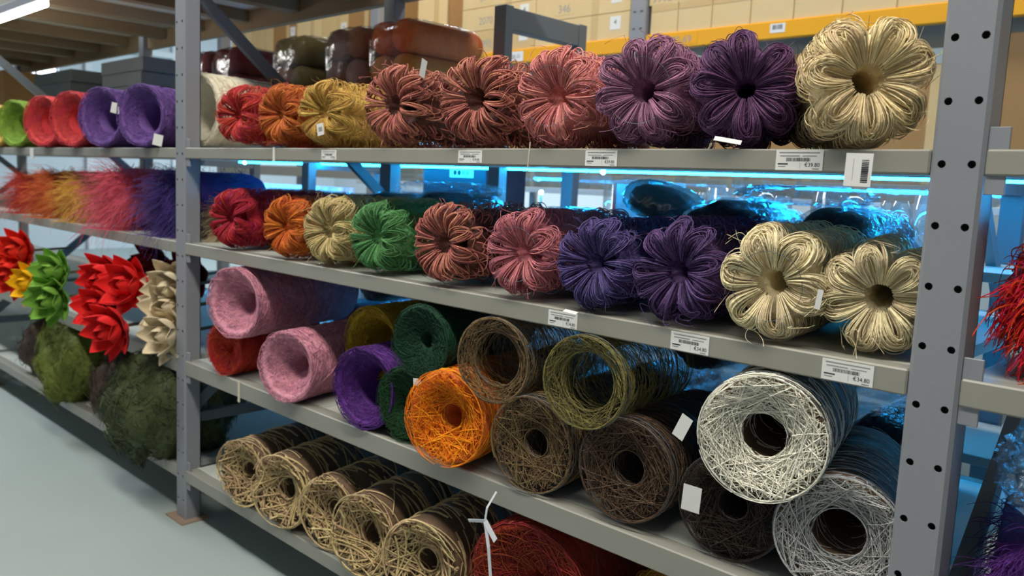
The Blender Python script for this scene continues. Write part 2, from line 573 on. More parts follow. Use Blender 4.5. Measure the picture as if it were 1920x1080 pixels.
# ---------------------------------------------------------------- fibre geometry
def tubes(Pts, rad, sides=3, flat=1.0, taper=None, rng=None):
    """Pts (N,K,3) polylines, rad (N,) -> vertices, quads of thin solid strands"""
    N, K, _ = Pts.shape
    T = np.gradient(Pts, axis=1)
    T /= np.linalg.norm(T, axis=2, keepdims=True) + 1e-9
    ref = rng.normal(size=(N, 1, 3)) if rng is not None else np.tile(np.array([[[0.31, 0.77, 0.55]]]), (N, 1, 1))
    n1 = np.cross(T, np.broadcast_to(ref, T.shape))
    n1 /= np.linalg.norm(n1, axis=2, keepdims=True) + 1e-9
    n2 = np.cross(T, n1)
    rr = np.asarray(rad).reshape(N, 1, 1) * np.ones((1, K, 1))
    if taper is not None:
        rr = rr * np.asarray(taper).reshape(1, K, 1)
    V = np.zeros((N, K, sides, 3))
    for s in range(sides):
        a = 2 * PI * s / sides
        V[:, :, s] = Pts + rr * (math.cos(a) * n1 + flat * math.sin(a) * n2)
    b = (np.arange(N) * K * sides).reshape(N, 1, 1)
    k = (np.arange(K - 1) * sides).reshape(1, K - 1, 1)
    s = np.arange(sides).reshape(1, 1, sides)
    s2 = (np.arange(sides) + 1) % sides
    s2 = s2.reshape(1, 1, sides)
    F = np.stack([b + k + s, b + k + s2, b + k + sides + s2, b + k + sides + s], axis=-1).reshape(-1, 4)
    return V.reshape(-1, 3), F


def joinVF(parts):
    Vs, Fs, n = [], [], 0
    for V, F in parts:
        Vs.append(V)
        Fs.append(F + n)
        n += len(V)
    return np.concatenate(Vs), np.concatenate(Fs)


def surf_grid(fn, nu, nv, closed_u=True):
    """fn(u,v)->xyz on arrays, u around"""
    u = np.arange(nu) / nu if closed_u else np.linspace(0, 1, nu)
    v = np.linspace(0, 1, nv)
    U, W = np.meshgrid(u, v, indexing='ij')
    P = np.stack(fn(U, W), axis=-1).reshape(-1, 3)
    F = []
    m = nu if closed_u else nu - 1
    for i in range(m):
        j = (i + 1) % nu
        for k in range(nv - 1):
            F.append((i * nv + k, i * nv + k + 1, j * nv + k + 1, j * nv + k))
    return P, np.array(F)


def rev_profile(prof, n=40, lobes=0, amp=0.0, seed=0, jit=0.0, ph=0.0):
    """closed body of revolution about Y from list of (r, y); optional lobed outline"""
    rng = np.random.default_rng(seed)
    prof = np.array(prof)
    K = len(prof)
    a = np.arange(n) * 2 * PI / n
    V = np.zeros((n, K, 3))
    for i in range(n):
        f = 1.0
        if lobes:
            f = 1 - amp * (1 - abs(math.cos(lobes * (a[i] - ph) / 2)) ** 0.7)
        rr = prof[:, 0] * (f if lobes else 1.0) * (1 + jit * rng.normal())
        V[i, :, 0] = rr * math.cos(a[i])
        V[i, :, 2] = rr * math.sin(a[i])
        V[i, :, 1] = prof[:, 1]
    F = []
    for i in range(n):
        j = (i + 1) % n
        for k in range(K):
            k2 = (k + 1) % K
            F.append((i * K + k, j * K + k, j * K + k2, i * K + k2))
    return V.reshape(-1, 3), np.array(F)


def dome(rho):
    return 0.055 * np.clip(1 - rho / 0.62, 0, 1) ** 1.4 + 0.060 * np.clip((rho - 0.66) / 0.34, 0, 1.3) ** 2


def loop_roll(seed, R=0.115, L=0.48, npet=9, nstr=26, wfac=1.15, qmin=0.15, rad=0.0014, r0=0.17, messy=1.0, layers=11, strays=14):
    """a skein tied into a flower shaped roll: nested fibre loops radiating from a hollow centre; axis +Y, front at y=0"""
    rng = np.random.default_rng(seed)
    out = []
    off = rng.uniform(0, 6)
    th = off + 2 * PI * (np.arange(npet) + rng.uniform(-0.18, 0.18, npet)) / npet
    pr = R * rng.uniform(0.90, 1.04, npet)
    pw = PI * R / npet * wfac * rng.uniform(0.85, 1.15, npet)
    K = 19
    t = np.linspace(0, 1, K)
    c = (1 - np.cos(2 * PI * t)) / 2
    sn = np.sin(2 * PI * t)
    P = []
    for k in range(npet):
        for j in range(nstr):
            q = qmin + (1 - qmin) * rng.uniform() ** 0.55
            rm = pr[k] * (0.66 + 0.34 * q) * rng.normal(1, 0.02 * messy)
            a = th[k] + rng.normal(0, 0.04 * messy)
            rr0 = R * r0 * rng.uniform(1.0, 1.3)
            radl = rr0 + (rm - rr0) * np.sin(PI * t) ** 0.75
            dl = PI / npet * wfac * q
            ang = a + dl * np.cos(PI * t) * np.where(t < 0.5, rng.uniform(0.85, 1.1), rng.uniform(0.85, 1.1))
            x = radl * np.cos(ang)
            z = radl * np.sin(ang)
            rho = np.hypot(x, z) / R
            y = dome(rho) + rng.uniform(0, 0.022) + (1 - q) * 0.012 + rng.normal(0, 0.004 * messy) * c
            P.append(np.stack([x, y, z], -1))
    out.append(tubes(np.array(P), rng.uniform(0.75, 1.3, len(P)) * rad, 3, 0.6, None, rng))
    # the loops stacked behind the front ones: only their outer bends show
    K2 = 9
    t = np.linspace(0.20, 0.80, K2)
    c = (1 - np.cos(2 * PI * t)) / 2
    sn = np.sin(2 * PI * t)
    P = []
    for l in range(1, layers + 1):
        tw = rng.normal(0, 0.05)
        for k in range(npet):
            for j in range(max(4, nstr // 4)):
                q = rng.uniform(0.55, 1.05)
                rm = pr[k] * (0.72 + 0.30 * q) * rng.normal(1, 0.025 * messy)
                a = th[k] + tw + rng.normal(0, 0.06 * messy)
                radl = R * r0 + (rm - R * r0) * np.sin(PI * t) ** 0.75
                ang = a + PI / npet * wfac * q * np.cos(PI * t)
                x = radl * np.cos(ang)
                z = radl * np.sin(ang)
                rho = np.hypot(x, z) / R
                y = 0.03 + L * l / (layers + 1) - 0.03 * (1 - rho) + rng.uniform(-0.018, 0.018) + np.linspace(-1, 1, K2) * rng.uniform(-0.03, 0.03)
                P.append(np.stack([x, y, z], -1))
    out.append(tubes(np.array(P), rng.uniform(0.8, 1.5, len(P)) * rad, 3, 0.6, None, rng))
    # stray fibres
    P = []
    K3 = 8
    s = np.linspace(0, 1, K3)
    for i in range(strays):
        a = rng.uniform(0, 2 * PI)
        d = rng.normal(size=3) * 0.035
        p0 = np.array([R * 0.8 * math.cos(a), rng.uniform(0, 0.05), R * 0.8 * math.sin(a)])
        e = np.array([math.cos(a + 1.1), -0.4, math.sin(a + 1.1)]) * rng.uniform(0.02, 0.06)
        P.append(p0 + np.outer(s, e) + np.outer(np.sin(s * PI), d) * 0.6)
    out.append(tubes(np.array(P), np.full(len(P), rad * 0.45), 3, 1, None, rng))
    V, F = joinVF(out)
    q = np.hypot(V[:, 0], V[:, 2])
    k = np.minimum(1, R * 1.035 / np.maximum(q, 1e-6))
    V[:, 0] *= k
    V[:, 2] *= k
    body = rev_profile([(R * r0 * 1.05, 0.10), (R * 0.45, 0.075), (R * 0.66, 0.07), (R * 0.78, 0.10), (R * 0.82, L * 0.97), (R * 0.6, L), (0.002, L), (0.002, L - 0.02), (R * r0 * 1.05, L - 0.02)], 60, npet, 0.14, seed, 0, off)
    return mesh_from('fibre_loops', V, F), mesh_from('core', *body)


def sisal_roll(seed, R=0.12, rin=0.05, L=0.5, fd=0.06, n=700, rad=0.0008, fuzz=0.006, dense_front=0.5):
    """rolled fibre mat: tube with a funnel shaped mouth, covered with fine crossing fibres"""
    rng = np.random.default_rng(seed)
    prof = [(rin, fd), (rin + (R - rin) * 0.5, fd * 0.45), (R - 0.016, 0.006), (R - 0.007, 0.0), (R, 0.012), (R, L), (0.002, L), (0.002, L - 0.02), (rin, L - 0.02)]
    body = rev_profile(prof, 48, 0, 0, seed, 0.012)
    P = []
    K = 8
    s = np.linspace(0, 1, K)
    nf = int(n * dense_front)
    for i in range(n):
        if i < nf:      # mouth: strands running from the rim down the funnel
            a0 = rng.uniform(0, 2 * PI)
            da = rng.normal(0, 0.9)
            u0, u1 = rng.uniform(-0.05, 0.5), rng.uniform(0.5, 1.05)
            u = u0 + (u1 - u0) * s
            r = R - 0.003 + (rin - R) * u
            y = np.clip(u, 0, 1) * fd - 0.003 - fuzz * rng.uniform() * np.sin(s * PI)
            a = a0 + da * s
            P.append(np.stack([r * np.cos(a), y, r * np.sin(a)], -1))
        else:
            a0 = rng.uniform(0, 2 * PI)
            da = rng.normal(0, 1.0)
            y0 = rng.uniform(-0.004, L * 0.85) * rng.uniform(0.3, 1)
            dy = rng.normal(0, 0.05)
            a = a0 + da * s
            r = R + 0.001 + fuzz * rng.uniform() * np.sin(s * PI)
            P.append(np.stack([r * np.cos(a), np.maximum(y0 + dy * s, -0.006), r * np.sin(a)], -1))
    V, F = tubes(np.array(P), rng.uniform(0.7, 1.3, n) * rad, 3, 1, None, rng)
    return mesh_from('surface_fibres', V, F), mesh_from('core', *body)


def wicker_roll(seed, R=0.125, rin=0.05, L=0.42, n=420, rad=0.0011, core=True, slope=0.02, flat=0.6, nside=260, long_side=0.5):
    """random weave ring: straight splints criss-crossing on the annular face, helical ones on the sides"""
    rng = np.random.default_rng(seed)
    P = []
    K = 7
    s = np.linspace(0, 1, K)

    def face(r):
        x = np.clip((r / R - rin / R) / (1 - rin / R), 0, 1)
        return slope * (1 - x) ** 1.2 + 0.016 * np.clip((x - 0.86) / 0.14, 0, 1) ** 2
    cnt = 0
    while cnt < n:
        a = rng.uniform(0, 2 * PI)
        ra = R * math.sqrt(rng.uniform((rin / R) ** 2, 1.0))
        ln = rng.uniform(0.45, 1.35) * R
        d = rng.uniform(0, 2 * PI)
        p0 = np.array([ra * math.cos(a), ra * math.sin(a)])
        p1 = p0 + ln * np.array([math.cos(d), math.sin(d)])
        q = p0[None] + np.outer(s, p1 - p0)
        # slight bow
        q = q + np.outer(np.sin(s * PI), np.array([-math.sin(d), math.cos(d)])) * rng.normal(0, 0.003)
        r = np.hypot(q[:, 0], q[:, 1])
        if r.max() > R * 1.005 or r.min() < rin * 0.95:
            continue
        y = face(r) + rng.uniform(0, 0.022)
        P.append(np.stack([q[:, 0], y, q[:, 1]], -1))
        cnt += 1
    for i in range(nside):
        a0 = rng.uniform(0, 2 * PI)
        inner = rng.uniform() < 0.25
        da = rng.uniform(0.5, 1.8) * rng.choice([-1, 1])
        y0 = L * rng.uniform() ** 1.5
        dy = rng.normal(0, 0.04)
        rr = (rin if inner else R) * rng.uniform(0.97, 1.01)
        a = a0 + da * s
        P.append(np.stack([rr * np.cos(a), np.clip(y0 + dy * s, 0.008 if not inner else slope, L), rr * np.sin(a)], -1))
    P = np.array(P)
    V, F = tubes(P, rng.uniform(0.6, 1.4, len(P)) * rad, 3, flat, None, rng)
    hoopP = []
    aa = np.linspace(0, 2 * PI, 33)
    for r, y in ((R * 1.005, 0.012), (R * 1.015, 0.03), (R * 1.01, L * 0.5), (rin, slope + 0.004)):
        hoopP.append(np.stack([r * np.cos(aa) * 1.0, y + 0.003 * np.sin(2 * aa), r * np.sin(aa)], -1))
    hoops = [mesh_from('wire_hoop', *tubes(h[None], [0.0009], 4)) for h in hoopP]
    cm = None
    if core:
        cm = mesh_from('core', *rev_profile([(rin * 1.06, slope + 0.02), (rin + (R - rin) * 0.5, slope * 0.4 + 0.022), (R * 0.94, 0.026), (R * 0.97, 0.04), (R * 0.97, L), (0.002, L), (0.002, L - 0.02), (rin * 1.06, L - 0.02)], 40))
    return mesh_from('woven_splints', V, F), cm, hoops


def tuft_mesh(seed, R=0.13, L=0.3, n=900, rad=0.0009, spread=0.7, droop=0.04, length=0.16):
    rng = np.random.default_rng(seed)
    K = 8
    s = np.linspace(0, 1, K)
    P = []
    for i in range(n):
        a = rng.uniform(0, 2 * PI)
        r = R * 0.8 * math.sqrt(rng.uniform())
        side = rng.uniform() < 0.45
        if side:      # hair standing off the sides of the bundle
            y0 = rng.uniform(0.02, L)
            r = R * 0.85
            d = np.array([math.cos(a), rng.normal(-0.4, 0.5), math.sin(a)])
            ln = length * rng.uniform(0.15, 0.5)
        else:
            y0 = rng.uniform(0.02, 0.07)
            d = np.array([math.cos(a) * spread * rng.uniform(0.1, 1.3), -1.0, math.sin(a) * spread * rng.uniform(0.1, 1.3)])
            ln = length * rng.uniform(0.35, 1.0)
        d = d / np.linalg.norm(d)
        d = d + rng.normal(0, 0.18, 3)
        p = np.array([r * math.cos(a), y0, r * math.sin(a)]) + np.outer(s * ln, d)
        p[:, 2] -= droop * (s ** 2) * rng.uniform(0.2, 1.2)
        p += np.outer(np.sin(s * PI), rng.normal(0, 0.008, 3))
        p[:, 2] = np.where(p[:, 1] > -0.09, np.clip(p[:, 2], -R * 0.925, R * 1.1), p[:, 2])
        P.append(p)
    V, F = tubes(np.array(P), rng.uniform(0.7, 1.4, n) * rad, 3, 1, np.linspace(1, 0.4, K), rng)
    body = rev_profile([(0.004, 0.0), (R * 0.5, 0.012), (R * 0.8, 0.05), (R * 0.9, 0.1), (R * 0.9, L), (0.004, L)], 36, 7, 0.06, seed, 0.02)
    return mesh_from('fibre_tuft', V, F), mesh_from('core', *body)


# ---------------------------------------------------------------- colours
C = {}
for nm, rgb, var in (
        ('red', (206, 52, 58), .3), ('crimson', (186, 34, 60), .3), ('orange', (208, 112, 52), .3), ('orange_b', (224, 116, 44), .3), ('straw', (214, 172, 92), .3),
        ('straw_b', (214, 192, 138), .3), ('brown', (184, 112, 98), .5), ('cocoa', (92, 50, 44), .4), ('pink', (220, 136, 132), .3), ('pink_b', (204, 124, 134), .3), ('mauve', (160, 110, 140), .35),
        ('purple', (104, 66, 108), .45), ('purple_b', (92, 66, 118), .45), ('violet', (88, 76, 134), .45), ('cream', (236, 214, 168), .28), ('cream_b', (242, 226, 186), .25),
        ('green', (92, 150, 88), .3), ('rose', (212, 146, 166), .42), ('scarlet', (196, 44, 28), .3), ('mustard', (168, 134, 16), .3), ('grape', (84, 38, 124), .4),
        ('bottle', (20, 66, 44), .4), ('leaf', (26, 70, 34), .4), ('tangerine', (255, 150, 20), .25), ('twigbrown', (128, 104, 72), .45), ('olive', (126, 116, 66), .45),
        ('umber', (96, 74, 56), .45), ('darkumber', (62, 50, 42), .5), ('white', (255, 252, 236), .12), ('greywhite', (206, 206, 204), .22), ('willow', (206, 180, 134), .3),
        ('rust', (150, 44, 26), .3), ('lime', (132, 164, 58), .3), ('coral', (212, 62, 72), .25), ('lilac', (112, 80, 152), .3), ('ivory', (226, 218, 196), .15),
        ('hot_pink', (226, 96, 118), .3), ('indigo', (70, 52, 128), .35), ('marigold', (222, 168, 70), .3), ('carrot', (214, 104, 46), .3), ('moss', (96, 106, 40), .6),
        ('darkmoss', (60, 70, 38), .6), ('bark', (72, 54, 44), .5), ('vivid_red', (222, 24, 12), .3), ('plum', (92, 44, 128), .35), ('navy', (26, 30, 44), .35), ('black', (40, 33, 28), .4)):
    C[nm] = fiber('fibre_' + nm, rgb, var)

# ---------------------------------------------------------------- flower shaped raffia rolls
LR = {
    'dense_a': loop_roll(11, npet=9, nstr=34, wfac=0.95, r0=0.20),
    'dense_b': loop_roll(12, npet=8, nstr=38, wfac=0.95, r0=0.20),
    'dense_c': loop_roll(13, npet=10, nstr=30, wfac=0.95, messy=1.2, r0=0.20),
    'cream_a': loop_roll(14, npet=6, nstr=54, wfac=0.95, messy=1.3, r0=0.22, strays=16),
    'cream_b': loop_roll(15, npet=7, nstr=48, wfac=0.95, messy=1.5, r0=0.22, strays=16),
    'open_a': loop_roll(16, npet=12, nstr=13, wfac=0.80, qmin=0.60, rad=0.0020, r0=0.24, messy=1.0),
    'open_b': loop_roll(17, npet=11, nstr=14, wfac=0.82, qmin=0.55, rad=0.0020, r0=0.24, messy=1.2),
    'fine_a': loop_roll(18, npet=7, nstr=46, wfac=0.95, rad=0.0013, messy=1.0, r0=0.17),
    'fine_b': loop_roll(19, npet=8, nstr=42, wfac=0.95, rad=0.0013, messy=1.2, r0=0.17, strays=12),
}


def wire_tie(parent, R, z0):
    aa = np.linspace(0, 2 * PI, 25)
    r = R * 0.58
    P = np.stack([r * np.cos(aa), np.full(25, 0.004), r * np.sin(aa) + z0], -1)[None]
    return link('binding_wire', mesh_from('binding_wire', *tubes(P, [0.0006], 3)), WIRE, parent)


def paper_tag(parent, loc, wd, ht, rot=(0, 0, 0), marks=(), name='paper_tag'):
    return printed(name, wd, ht, 0.0006, list(marks), parent, loc, rot)


def raffia(kind, col, X, zb, label, s=1.0, rz=0.0, Y=-0.02, group=None, spin=0.0, wire=False, rx=0.0):
    R = 0.115
    t = empty('raffia_roll', (X, Y, zb), math.radians(rz), label, 'raffia roll', group, math.radians(rx))
    a, b = LR[kind]
    tag(link('fibre_loops', a, C[col], t, (0, 0, R * s * 1.04), (0, spin, 0), (s, s, s)), kind='stuff')
    link('core', b, C['cocoa' if col == 'brown' else col], t, (0, 0, R * s * 1.04), (0, spin, 0), (s, s, s))
    if wire:
        wire_tie(t, R * s, R * s)
    return t


GA, GB = 'raffia rolls along the top shelf', 'raffia rolls along the second shelf'
raffia('fine_a', 'red', 0.435, ZA, 'red raffia roll first beside the left upright on the top shelf', 0.95, 10, group=GA)
raffia('fine_b', 'orange', 0.721, ZA, 'orange raffia roll on the top shelf between the red and the yellow straw one', 0.93, 8, group=GA)
a3 = raffia('fine_a', 'straw', 0.971, ZA, 'yellow straw raffia roll with a white tag on the top shelf', 0.92, 10, group=GA, spin=1.1)
paper_tag(a3, (0.03, -0.004, 0.055), 0.028, 0.036, (0, -0.2, 0), barcode(0, 0, 0.016, 0.014, 8, 31), 'paper_tag')
a4 = raffia('open_a', 'brown', 1.321, ZA, 'reddish brown raffia roll beside the yellow straw one on the top shelf', 1.02, 8, group=GA)
a5 = raffia('open_b', 'brown', 1.655, ZA, 'reddish brown raffia roll beside the salmon pink one on the top shelf', 1.04, 12, group=GA, spin=0.5)
a6 = raffia('dense_a', 'pink', 1.925, ZA, 'salmon pink raffia roll on the top shelf', 1.02, 10, group=GA, wire=True)
raffia('dense_b', 'mauve', 2.172, ZA, 'dusty mauve raffia roll, largest flower on the top shelf', 1.03, 18, group=GA, spin=0.4, wire=True)
a8 = raffia('fine_b', 'purple', 2.415, ZA, 'dark purple raffia roll between the mauve and cream ones on the top shelf', 0.97, 25, group=GA, spin=0.9)
a9 = raffia('cream_b', 'cream', 2.652, ZA, 'cream raffia roll next to the right upright on the top shelf', 1.0, 32, group=GA, spin=0.2)
MB().bar((-0.035, -0.012, 0.012), (-0.038, -0.014, -0.055), 0.0022, 0.0022).build('loose_string', STRING, a6)
paper_tag(a4, (0.11, 0.03, 0.215), 0.022, 0.05, (0.3, 0.5, 0), (), 'paper_tag')
paper_tag(a8, (-0.02, -0.03, 0.012), 0.05, 0.016, (-1.0, 0.15, 0), (), 'paper_tag')
# barcode tag hanging below the shelf edge from the cream roll
ht = printed('barcode_tag', 0.046, 0.056, 0.0006, [('bar', -0.009, 0.0, 0.0006, 0.036, 2)] + barcode(0.011, -0.002, 0.012, 0.040, 13, 77, True), a9,
             Matrix.Rotation(math.radians(-32), 3, 'Z') @ Vector((2.647 - 2.652, -0.032 + 0.02, 1.470 - ZA)), (0, 0.02, math.radians(-32)))

raffia('fine_b', 'crimson', 0.385, ZB, 'crimson raffia roll first beside the left upright on the second shelf', 0.97, 10, group=GB, spin=2.0)
raffia('fine_a', 'orange_b', 0.762, ZB, 'orange raffia roll with long open petals on the second shelf', 0.93, 8, group=GB, spin=0.6)
raffia('cream_b', 'straw_b', 1.012, ZB, 'pale straw raffia roll with tangled fibres on the second shelf', 0.98, 8, group=GB, spin=1.4)
raffia('dense_c', 'green', 1.258, ZB, 'green raffia roll on the second shelf', 0.95, 8, group=GB)
raffia('open_b', 'brown', 1.55, ZB, 'reddish brown raffia roll beside the green one on the second shelf', 1.0, 4, group=GB, spin=1.9)
raffia('dense_b', 'pink_b', 1.838, ZB, 'dusty pink raffia roll on the second shelf', 0.99, 8, group=GB, spin=1.7, wire=True)
b7 = raffia('dense_c', 'violet', 2.066, ZB, 'bluish violet raffia roll beside the dusty pink one on the second shelf', 0.95, 8, group=GB, spin=0.8)
raffia('dense_a', 'purple_b', 2.28, ZB, 'deep purple raffia roll beside the first cream one on the second shelf', 0.98, 6, group=GB, spin=0.5)
raffia('cream_a', 'cream_b', 2.492, ZB, 'pale cream raffia roll, left of the two cream ones on the second shelf', 0.98, 10, group=GB, wire=True)
raffia('cream_b', 'cream_b', 2.676, ZB, 'pale cream raffia roll half behind the right upright on the second shelf', 0.91, 14, 0.03, group=GB, spin=2.4)
paper_tag(b7, (-0.03, -0.012, 0.004), 0.034, 0.012, (-1.2, 0.1, 0), (), 'paper_tag')
# white tag between the two cream rolls, tied to the left one
for t in bpy.data.objects:
    if t.get('label', '').startswith('pale cream raffia roll, left'):
        paper_tag(t, (0.098, -0.006, 0.10), 0.010, 0.036, (0, 0.12, 0), (), 'paper_tag')

# ---------------------------------------------------------------- sisal rolls and woven rolls of the lower shelves
SR = {
    'rose': sisal_roll(21, 0.122, 0.038, 0.55, 0.085, 2400, 0.0011, 0.006, 0.55),
    'wide': sisal_roll(22, 0.115, 0.066, 0.50, 0.05, 1900, 0.0010, 0.006, 0.5),
    'narrow': sisal_roll(23, 0.112, 0.03, 0.50, 0.035, 1300, 0.0008, 0.006, 0.55),
    'hollow': sisal_roll(24, 0.118, 0.096, 0.50, 0.012, 500, 0.0007, 0.003, 0.2),
}


def sisal(kind, col, X, zb, label, R, s=1.0, rz=0.0, Y=-0.02, group=None, spin=0.0, rx=0.0):
    t = empty('sisal_roll', (X, Y, zb), math.radians(rz), label, 'sisal roll', group, math.radians(rx))
    a, b = SR[kind]
    tag(link('surface_fibres', a, C[col], t, (0, 0, (R + 0.008) * s), (0, spin, 0), (s, s, s)), kind='stuff')
    link('core', b, C[col], t, (0, 0, (R + 0.008) * s), (0, spin, 0), (s, s, s))
    return t


GC = 'sisal rolls on the third shelf'
GLA = 'hollow sisal rolls on the top shelf of the left bay'
sisal('narrow', 'scarlet', 0.36, ZC, 'scarlet sisal roll squeezed under the upper rose pink one', 0.112, 0.84, 12, 0.0, GC)
c1 = sisal('rose', 'rose', 0.49, ZC + 0.163, 'rose pink woven sisal roll lying on top, nearest the left upright', 0.122, 1.0, 16, -0.03, GC)
sisal('rose', 'rose', 0.825, ZC, 'rose pink woven sisal roll standing on the third shelf board', 0.122, 0.94, 16, -0.02, GC, 1.3)
sisal('wide', 'mustard', 1.10, ZC + 0.11, 'mustard yellow sisal roll behind the grape purple one', 0.115, 1.0, 8, 0.12, GC)
sisal('wide', 'grape', 1.225, ZC, 'grape purple sisal roll with hairy magenta rim', 0.115, 1.04, 10, 0.0, GC, 0.7)
sisal('narrow', 'leaf', 1.40, ZC, 'dark green sisal roll on the shelf board beside the bright orange one', 0.112, 0.95, 10, 0.02, GC)
c6 = sisal('narrow', 'bottle', 1.49, ZC + 0.212, 'bottle green sisal roll lying on top of the dark green one', 0.112, 0.87, 10, -0.01, GC, 1.0)
paper_tag(c6, (0.02, -0.03, -0.002), 0.026, 0.02, (0, -0.1, 0), (), 'paper_tag')
paper_tag(c1, (0.10, 0.16, 0.16), 0.018, 0.03, (0, 0, 0.6), (), 'paper_tag')

WR = {
    'white': wicker_roll(31, 0.128, 0.047, 0.42, 760, 0.0013, True, 0.03),
    'grey': wicker_roll(32, 0.118, 0.05, 0.42, 520, 0.0011, True, 0.03),
    'orange': wicker_roll(33, 0.128, 0.035, 0.42, 560, 0.0011, True, 0.05),
    'loose_a': wicker_roll(34, 0.115, 0.04, 0.40, 420, 0.0008, True, 0.03, 0.8, 500),
    'loose_b': wicker_roll(35, 0.120, 0.036, 0.40, 460, 0.0008, True, 0.035, 0.8, 500),
    'shell': wicker_roll(36, 0.115, 0.075, 0.40, 160, 0.0009, False, 0.03, 0.8, 760),
    'twig_a': wicker_roll(37, 0.122, 0.034, 0.42, 210, 0.0030, True, 0.055, 0.45, 150),
    'twig_b': wicker_roll(38, 0.122, 0.036, 0.42, 200, 0.0032, True, 0.05, 0.45, 150),
}
WRR = {'white': 0.128, 'grey': 0.118, 'orange': 0.128, 'loose_a': 0.115, 'loose_b': 0.12, 'shell': 0.115, 'twig_a': 0.122, 'twig_b': 0.122}


def wicker(kind, col, X, zb, label, s=1.0, rz=0.0, Y=-0.02, group=None, spin=0.0, hoop=True, core=None):
    R = WRR[kind]
    t = empty('wicker_roll', (X, Y, zb), math.radians(rz), label, 'wicker roll', group)
    a, b, h = WR[kind]
    tag(link('woven_splints', a, C[col], t, (0, 0, (R * 1.015 + 0.004) * s), (0, spin, 0), (s, s, s)), kind='stuff')
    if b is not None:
        link('core', b, C[core or col], t, (0, 0, (R * 1.015 + 0.004) * s), (0, spin, 0), (s, s, s))  # cores darker than the splints paint shade into gaps and mouth
    if hoop:
        for hm in h:
            link('wire_hoop', hm, WIRE, t, (0, 0, (R * 1.015 + 0.004) * s), (0, spin, 0), (s, s, s))
    return t


GW = 'woven wicker rolls on the third shelf'
wicker('orange', 'tangerine', 1.632, ZC, 'bright orange wicker roll bulging over the shelf edge', 1.0, 12, -0.05, GW, hoop=False, core='carrot')
wicker('shell', 'twigbrown', 1.775, ZC + 0.20, 'see-through brown twig roll lying above the bright orange one', 0.94, 10, -0.02, GW)
wicker('shell', 'olive', 2.075, ZC + 0.205, 'olive twig roll with a wide open mouth lying on top', 0.93, 8, -0.03, GW, 1.5)
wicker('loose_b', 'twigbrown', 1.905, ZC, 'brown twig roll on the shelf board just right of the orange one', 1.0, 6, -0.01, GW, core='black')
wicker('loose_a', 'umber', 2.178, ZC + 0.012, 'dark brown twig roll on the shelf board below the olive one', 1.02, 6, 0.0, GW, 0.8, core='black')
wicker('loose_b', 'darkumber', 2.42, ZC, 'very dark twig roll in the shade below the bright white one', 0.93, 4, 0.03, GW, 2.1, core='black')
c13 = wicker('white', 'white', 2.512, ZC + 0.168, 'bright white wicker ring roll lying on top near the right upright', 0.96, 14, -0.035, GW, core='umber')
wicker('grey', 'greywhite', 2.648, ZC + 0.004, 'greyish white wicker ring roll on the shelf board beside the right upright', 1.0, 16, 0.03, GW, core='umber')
paper_tag(c13, (-0.150, 0.0, 0.125), 0.026, 0.05, (0, 0.42, -0.2), (), 'paper_tag')
paper_tag(c13, (-0.118, -0.012, -0.010), 0.038, 0.052, (0, 0.05, -0.1), (), 'paper_tag')

GT = 'willow twig rolls on the bottom shelf'
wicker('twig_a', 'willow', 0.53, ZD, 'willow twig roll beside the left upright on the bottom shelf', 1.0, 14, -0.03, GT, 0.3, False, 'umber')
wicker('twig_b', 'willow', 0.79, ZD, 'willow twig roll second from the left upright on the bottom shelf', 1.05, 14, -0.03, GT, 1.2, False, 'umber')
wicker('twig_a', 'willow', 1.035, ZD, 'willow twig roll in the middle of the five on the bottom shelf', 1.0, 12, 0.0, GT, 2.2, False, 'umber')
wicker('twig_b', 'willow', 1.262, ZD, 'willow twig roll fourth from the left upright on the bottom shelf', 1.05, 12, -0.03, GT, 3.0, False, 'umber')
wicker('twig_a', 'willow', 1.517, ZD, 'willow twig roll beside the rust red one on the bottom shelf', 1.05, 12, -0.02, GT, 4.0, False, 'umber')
t = sisal('narrow', 'rust', 1.90, ZD, 'big rust red sisal roll on the bottom shelf behind the white ribbon', 0.112, 1.58, 8, 0.02, 'rolls low on the bottom shelf')
t = raffia('dense_b', 'marigold', 2.21, ZD, 'marigold yellow raffia roll low on the bottom shelf', 1.25, 8, 0.0, 'rolls low on the bottom shelf')

# white ribbon tied to the orange roll, hanging over the shelf edge
rb = MB()
pts = [(1.827, -0.03, 0.66), (1.816, -0.05, 0.62), (1.811, -0.05, 0.584)]
for p, q in zip(pts, pts[1:]):
    rb.bar(p, q, 0.006, 0.0012, (1, 0, 0))
for a in (((1.811, -0.05, 0.584), (1.757, -0.055, 0.570), 0.009), ((1.811, -0.05, 0.584), (1.860, -0.06, 0.552), 0.016),
          ((1.811, -0.05, 0.584), (1.832, -0.055, 0.525), 0.011), ((1.832, -0.055, 0.525), (1.843, -0.05, 0.42), 0.010)):
    rb.bar(a[0], a[1], a[2], 0.0012, (1, 0, 0.6))
tag(rb.build('ribbon', RIBBON), 'white ribbon knotted and hanging below the third shelf edge', 'ribbon')

